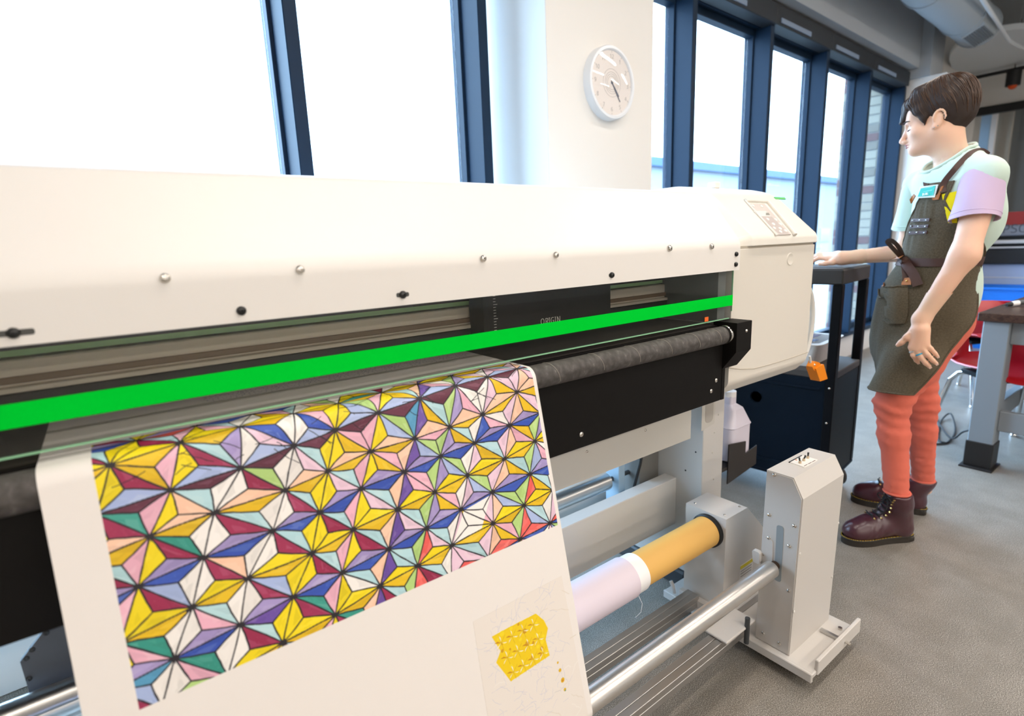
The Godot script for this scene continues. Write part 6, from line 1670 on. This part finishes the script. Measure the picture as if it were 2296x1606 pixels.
	var ribbon := func(pts: Array, w: float, m: Material) -> void:
		var up := []; var dn := []
		for k in pts.size():
			var q: Vector3 = pts[k]; var nx: Vector3 = pts[mini(k + 1, pts.size() - 1)] - pts[maxi(k - 1, 0)]
			var sd := nx.cross(-PN).normalized() * w * 0.5
			up.append(q + sd); dn.append(q - sd)
		obj("ribbon", X.call(g().sheet([PackedVector3Array(up), PackedVector3Array(dn)], 0.002)), m, tie_o, 60.0)
	var kd := (kn - PB).dot(PN)
	var on := func(u: float, v: float, lift: float) -> Vector3:
		var f: Array = find.call(u, v); return f[0] + f[1] * lift
	ribbon.call(smooth([kn, on.call(2044, 600, 0.022), on.call(2054, 620, 0.016), on.call(2060, 642, 0.012)], 4), 0.030, leather)
	ribbon.call(smooth([kn, on.call(2038, 602, 0.018), on.call(2038, 618, 0.014), on.call(2037, 632, 0.010)], 4), 0.026, leather)
	ribbon.call(smooth([kn, pp(2012, 568, kd - 0.02), pp(1994, 548, kd - 0.03), pp(1990, 541, kd - 0.03), pp(2000, 540, kd - 0.03), pp(2016, 556, kd - 0.02), kn], 4), 0.014, mat("ribbon_dark", Color("2a1d19"), 0.5))
	patch.call("leather_tab", [[2030, 627], [2047, 625], [2047, 641], [2027, 642]], 0.012, 0.003, tan_, tie_o)
	obj("rivet", X.call(g().dome(find.call(2038, 633)[0] + find.call(2038, 633)[1] * 0.015, find.call(2038, 633)[1], 0.004, 0.003)), mat("brass", Color("d9b06a"), 0.3, 0.9), tie_o)
	patch.call("leather_tab", [[2002, 578], [2015, 571], [2020, 577], [2006, 586]], 0.016, 0.003, tan_, tie_o)
	# bib straps over the shoulder
	var S0: Array = find.call(2118, 432)
	var over := [S0[0] + S0[1] * 0.006, find.call(2119, 412)[0] + S0[1] * 0.007, pp(2140, 380, -0.125), pp(2158, 360, -0.105), pp(2178, 343, -0.08), pp(2200, 338, -0.03), pp(2216, 348, 0.03)]
	ribbon.call(smooth(over, 5), 0.018, leather)
	var S1: Array = find.call(2080, 418)
	ribbon.call(smooth([S1[0] + S1[1] * 0.004, pp(2076, 404, -0.03), pp(2084, 388, 0.06), pp(2100, 372, 0.12)], 5), 0.016, leather)
	patch.call("strap_tab", [[2112, 437], [2112, 420], [2120, 418], [2108, 448], [2094, 449], [2092, 443]], 0.007, 0.003, tan_, ap)
	patch.call("strap_tab", [[2044, 448], [2053, 436], [2057, 440], [2048, 456]], 0.005, 0.003, tan_, ap)
	# name badge
	var bd: MeshInstance3D = patch.call("name_badge", [[2064, 446], [2071, 421], [2110, 416], [2101, 443]], 0.012, 0.003, mat("badge_white", Color("e9f2f1"), 0.35), ap)
	patch.call("badge_face", [[2067, 443], [2073, 423], [2105, 418.5], [2098.5, 440.5]], 0.0152, 0.0006, mat("badge_teal", Color("2cc0b6"), 0.35), bd)
	patch.call("badge_line", [[2075, 426.5], [2075.7, 424], [2100, 420.5], [2099, 423]], 0.0158, 0.0004, mat("badge_pale", Color("8fdcd6"), 0.4), bd)
	patch.call("badge_line", [[2070, 434.5], [2070.4, 432.8], [2098, 429], [2097.5, 430.5]], 0.0158, 0.0004, mat("badge_pale", Color.WHITE), bd)
	for k in 4: patch.call("badge_letter", [[2077.5 + 3 * k, 439.5 - 0.4 * k], [2078.8 + 3 * k, 434.5 - 0.4 * k], [2080.6 + 3 * k, 434.3 - 0.4 * k], [2079.4 + 3 * k, 439.3 - 0.4 * k]], 0.0158, 0.0004, mat("badge_white", Color.WHITE), bd)
	# leather loops with rivets on the chest
	for k in 3:
		var u := 2047.0 - 3.0 * k; var v := 491.0 + 14.0 * k
		var lp: MeshInstance3D = patch.call("leather_loop", [[u, v], [u + 40, v - 2], [u + 39, v + 5], [u - 1, v + 7.0]], 0.003, 0.004, mat("loop_leather", Color("4f3a3c"), 0.45), ap)
		for j in 3:
			var f: Array = find.call(u + 4 + 15 * j, v + 2.6)
			obj("rivet", X.call(g().dome(f[0] + f[1] * 0.007, f[1], 0.0028, 0.0024, 10)), mat("ring_silver", Color.WHITE), lp)
	# big patch pocket with its own flap of cloth
	var pg := []
	for k in 9:
		var row := PackedVector3Array()
		for c in 9:
			var tu := c / 8.0; var tv := k / 8.0
			var u := lerpf(lerpf(1973, 2037, tu), lerpf(1992, 2030, tu), clampf((tv - 0.75) * 4, 0, 1)); var v := lerpf(650, 726, tv) - 6 * tu * (1 - tv)
			var f: Array = find.call(u, v)
			row.append(f[0] + f[1] * (0.004 + 0.016 * sin(PI * clampf(tu, 0.02, 0.98)) * (1.0 - tv * 0.6)))
		pg.append(row)
	var pk := obj("patch_pocket", X.call(g().sheet(pg, -0.003)), canvas_, ap, 60.0)
	var pe := []
	for q in pg[0]: pe.append(q)
	obj("pocket_hem", X.call(g().tube(pe, 0.004, 6)), canvas_, pk, 60.0)
	patch.call("pocket_tab", [[1980, 636], [1986, 635], [1986, 643], [1981, 644]], 0.006, 0.003, tan_, ap)
	# yellow piece of the shirt at the side, thin plates that follow the hull
	var yg := []
	for k in 8:
		var row := PackedVector3Array()
		for c in 6:
			var tu := c / 5.0; var tv := k / 7.0
			var u := lerpf(lerpf(2112, 2150, tu), lerpf(2126, 2146, tu), tv); var v := lerpf(lerpf(436, 428, tu), 500, tv)
			var f := pp(u, v, -0.11)
			row.append(f)
		yg.append(row)
	# carried out to the shirt's surface
	for k in yg.size():
		for c in yg[k].size():
			var d: Vector3 = (yg[k][c] - EYE).normalized()
			var t := A.cast(EYE + d * 1.2, d, 1.6)
			if t > 0: yg[k][c] = EYE + d * (1.2 + t - 0.002)
	obj("yellow_pocket", X.call(g().sheet(yg, 0.002)), mat("pocket_yellow", Color.WHITE), o, 60.0)

func boots(o: Node3D) -> void:
	var lea := mat("boot_leather", Color("45202a"), 0.3)
	lea.clearcoat_enabled = true; lea.clearcoat = 0.3; lea.clearcoat_roughness = 0.3
	var sole_m := mat("boot_sole", Color("2a241d"), 0.6)
	var stitch := mat("boot_stitch", Color("c9a422"), 0.6)
	var lace := mat("boot_lace", Color("141214"), 0.7)
	var data := [[on_y(2030, 1207, 0.0), on_y(1898, 1216, 0.0), pp(2014, 1118, -0.165)], [on_y(2064, 1150, 0.0), on_y(1918, 1122, 0.0), pp(2070, 1085, 0.19)]]
	for q in data:
		var heel: Vector3 = q[0]; var toe: Vector3 = q[1]; var top: Vector3 = q[2]
		var ax := (toe - heel); ax.y = 0
		var L := 0.275; ax = ax.normalized()
		var c0 := (heel + toe) / 2; heel = c0 - ax * L / 2; toe = c0 + ax * L / 2
		heel.y = 0; toe.y = 0
		var sd := Vector3.UP.cross(ax)
		var b := Node3D.new(); put(b, "boot", o)
		var X := func(gg: G) -> G: return local(gg, o)
		var outline := []
		for w in [[0.0, 0.0], [0.004, 0.022], [0.03, 0.033], [0.08, 0.032], [0.13, 0.036], [0.185, 0.046], [0.225, 0.045], [0.255, 0.034], [0.27, 0.016], [0.275, 0.0]]: outline.append(Vector2(w[0], w[1]))
		for k in range(8, 0, -1): outline.append(Vector2(outline[k].x, -outline[k].y * 0.95))
		var ol := rounded(outline, 0.02, 3)
		obj("sole", X.call(g().prism(ol, heel, ax, sd, Vector3(0, 0.024, 0))), sole_m, b)
		obj("heel_block", X.call(g().obox(Transform3D(Basis(sd, Vector3.UP, ax), heel + ax * 0.036 + Vector3(0, 0.012, 0)), Vector3(0.062, 0.024, 0.066), 0.006)), sole_m, b)
		var welt := []
		for p in ol: welt.append(heel + ax * p.x + sd * p.y + Vector3(0, 0.0255, 0))
		welt.append(welt[0])
		obj("welt", X.call(g().tube(welt, 0.003, 6, false)), sole_m, b)
		var dash := g()
		for k in welt.size() - 1:
			var a: Vector3 = welt[k]; var e: Vector3 = welt[k + 1]; var n := maxi(1, int((e - a).length() / 0.007))
			for j in n: dash.tube([a.lerp(e, (j + 0.1) / n) + Vector3(0, 0.0028, 0), a.lerp(e, (j + 0.7) / n) + Vector3(0, 0.0028, 0)], 0.0012, 4)
		obj("welt_stitching", X.call(dash), stitch, b)
		var Fb := Field.new(c0 - Vector3(0.22, 0.02, 0.22), c0 + Vector3(0.22, 0.30, 0.22), 0.0065)
		var U := Vector3.UP
		Fb.chain([heel + ax * 0.045 + U * 0.055, heel + ax * 0.12 + U * 0.062, heel + ax * 0.19 + U * 0.054, heel + ax * 0.228 + U * 0.050], [0.036, 0.037, 0.040, 0.036], 0.03)
		var bb := Basis(sd, U, ax)
		Fb.ell(heel + ax * 0.215 + U * 0.045, bb, Vector3(0.043, 0.034, 0.052), 0.02)
		var ank := heel + ax * 0.062 + U * 0.105
		var tp := Vector3(top.x, top.y + 0.02, top.z)
		Fb.chain([heel + ax * 0.045 + U * 0.05, ank, ank.lerp(tp, 0.6), tp], [0.037, 0.041, 0.043, 0.044], 0.03)
		Fb.cap(ank + ax * 0.015 + U * 0.01, heel + ax * 0.165 + U * 0.062, 0.038, 0.032, 0.04)
		Fb.half(heel + U * 0.024, Vector3.DOWN)
		Fb.half(tp, Vector3.UP)
		var nz := FastNoiseLite.new(); nz.seed = 5; nz.frequency = 14.0
		Fb.wobble(func(p: Vector3) -> float: return 0.0022 * sin((p - heel).dot(ax) * 240.0 + p.y * 120.0) * exp(-pow(((p - heel).dot(ax) - 0.165) / 0.03, 2.0)) + 0.0012 * nz.get_noise_3dv(p))
		soft("upper", [Fb], lea, b)
		var tng := g()
		for k in 8:
			var t := k / 7.0
			var base := (heel + ax * 0.185 + U * 0.10).lerp(tp + ax * 0.02 - U * 0.01, t)
			# find the boot's front there
			var fw := (ax + U * (0.9 - t)).normalized()
			var h := Fb.cast(base + fw * 0.12 - ax * 0.02, -fw, 0.2)
			if h < 0: continue
			var c := base + fw * (0.12 - h + 0.002) - ax * 0.02
			for s in [-1.0, 1.0]: tng.tube([c + sd * 0.022 * s - fw * 0.006, c + U * 0.004 + fw * 0.003, c - sd * 0.022 * s - fw * 0.006 + U * 0.010], 0.0022, 5)
			for s in [-1.0, 1.0]: obj("eyelet", X.call(g().cyl(c + sd * 0.024 * s - fw * 0.012, c + sd * 0.026 * s - fw * 0.005, 0.003, -1.0, 8)), mat("brass", Color("d9b06a"), 0.3, 0.9), b)
			if k == 7:
				for s in [-1.0, 1.0]:
					tng.tube(smooth([c, c + sd * 0.02 * s + U * 0.012 + fw * 0.012, c + sd * 0.035 * s + fw * 0.012, c + sd * 0.02 * s - U * 0.012 + fw * 0.01, c], 4), 0.0022, 5)
					tng.tube(smooth([c, c + sd * 0.02 * s - U * 0.03 + fw * 0.014, c + sd * 0.012 * s - U * 0.06 + fw * 0.03], 4), 0.0020, 5)
		obj("laces", X.call(tng), lace, b)
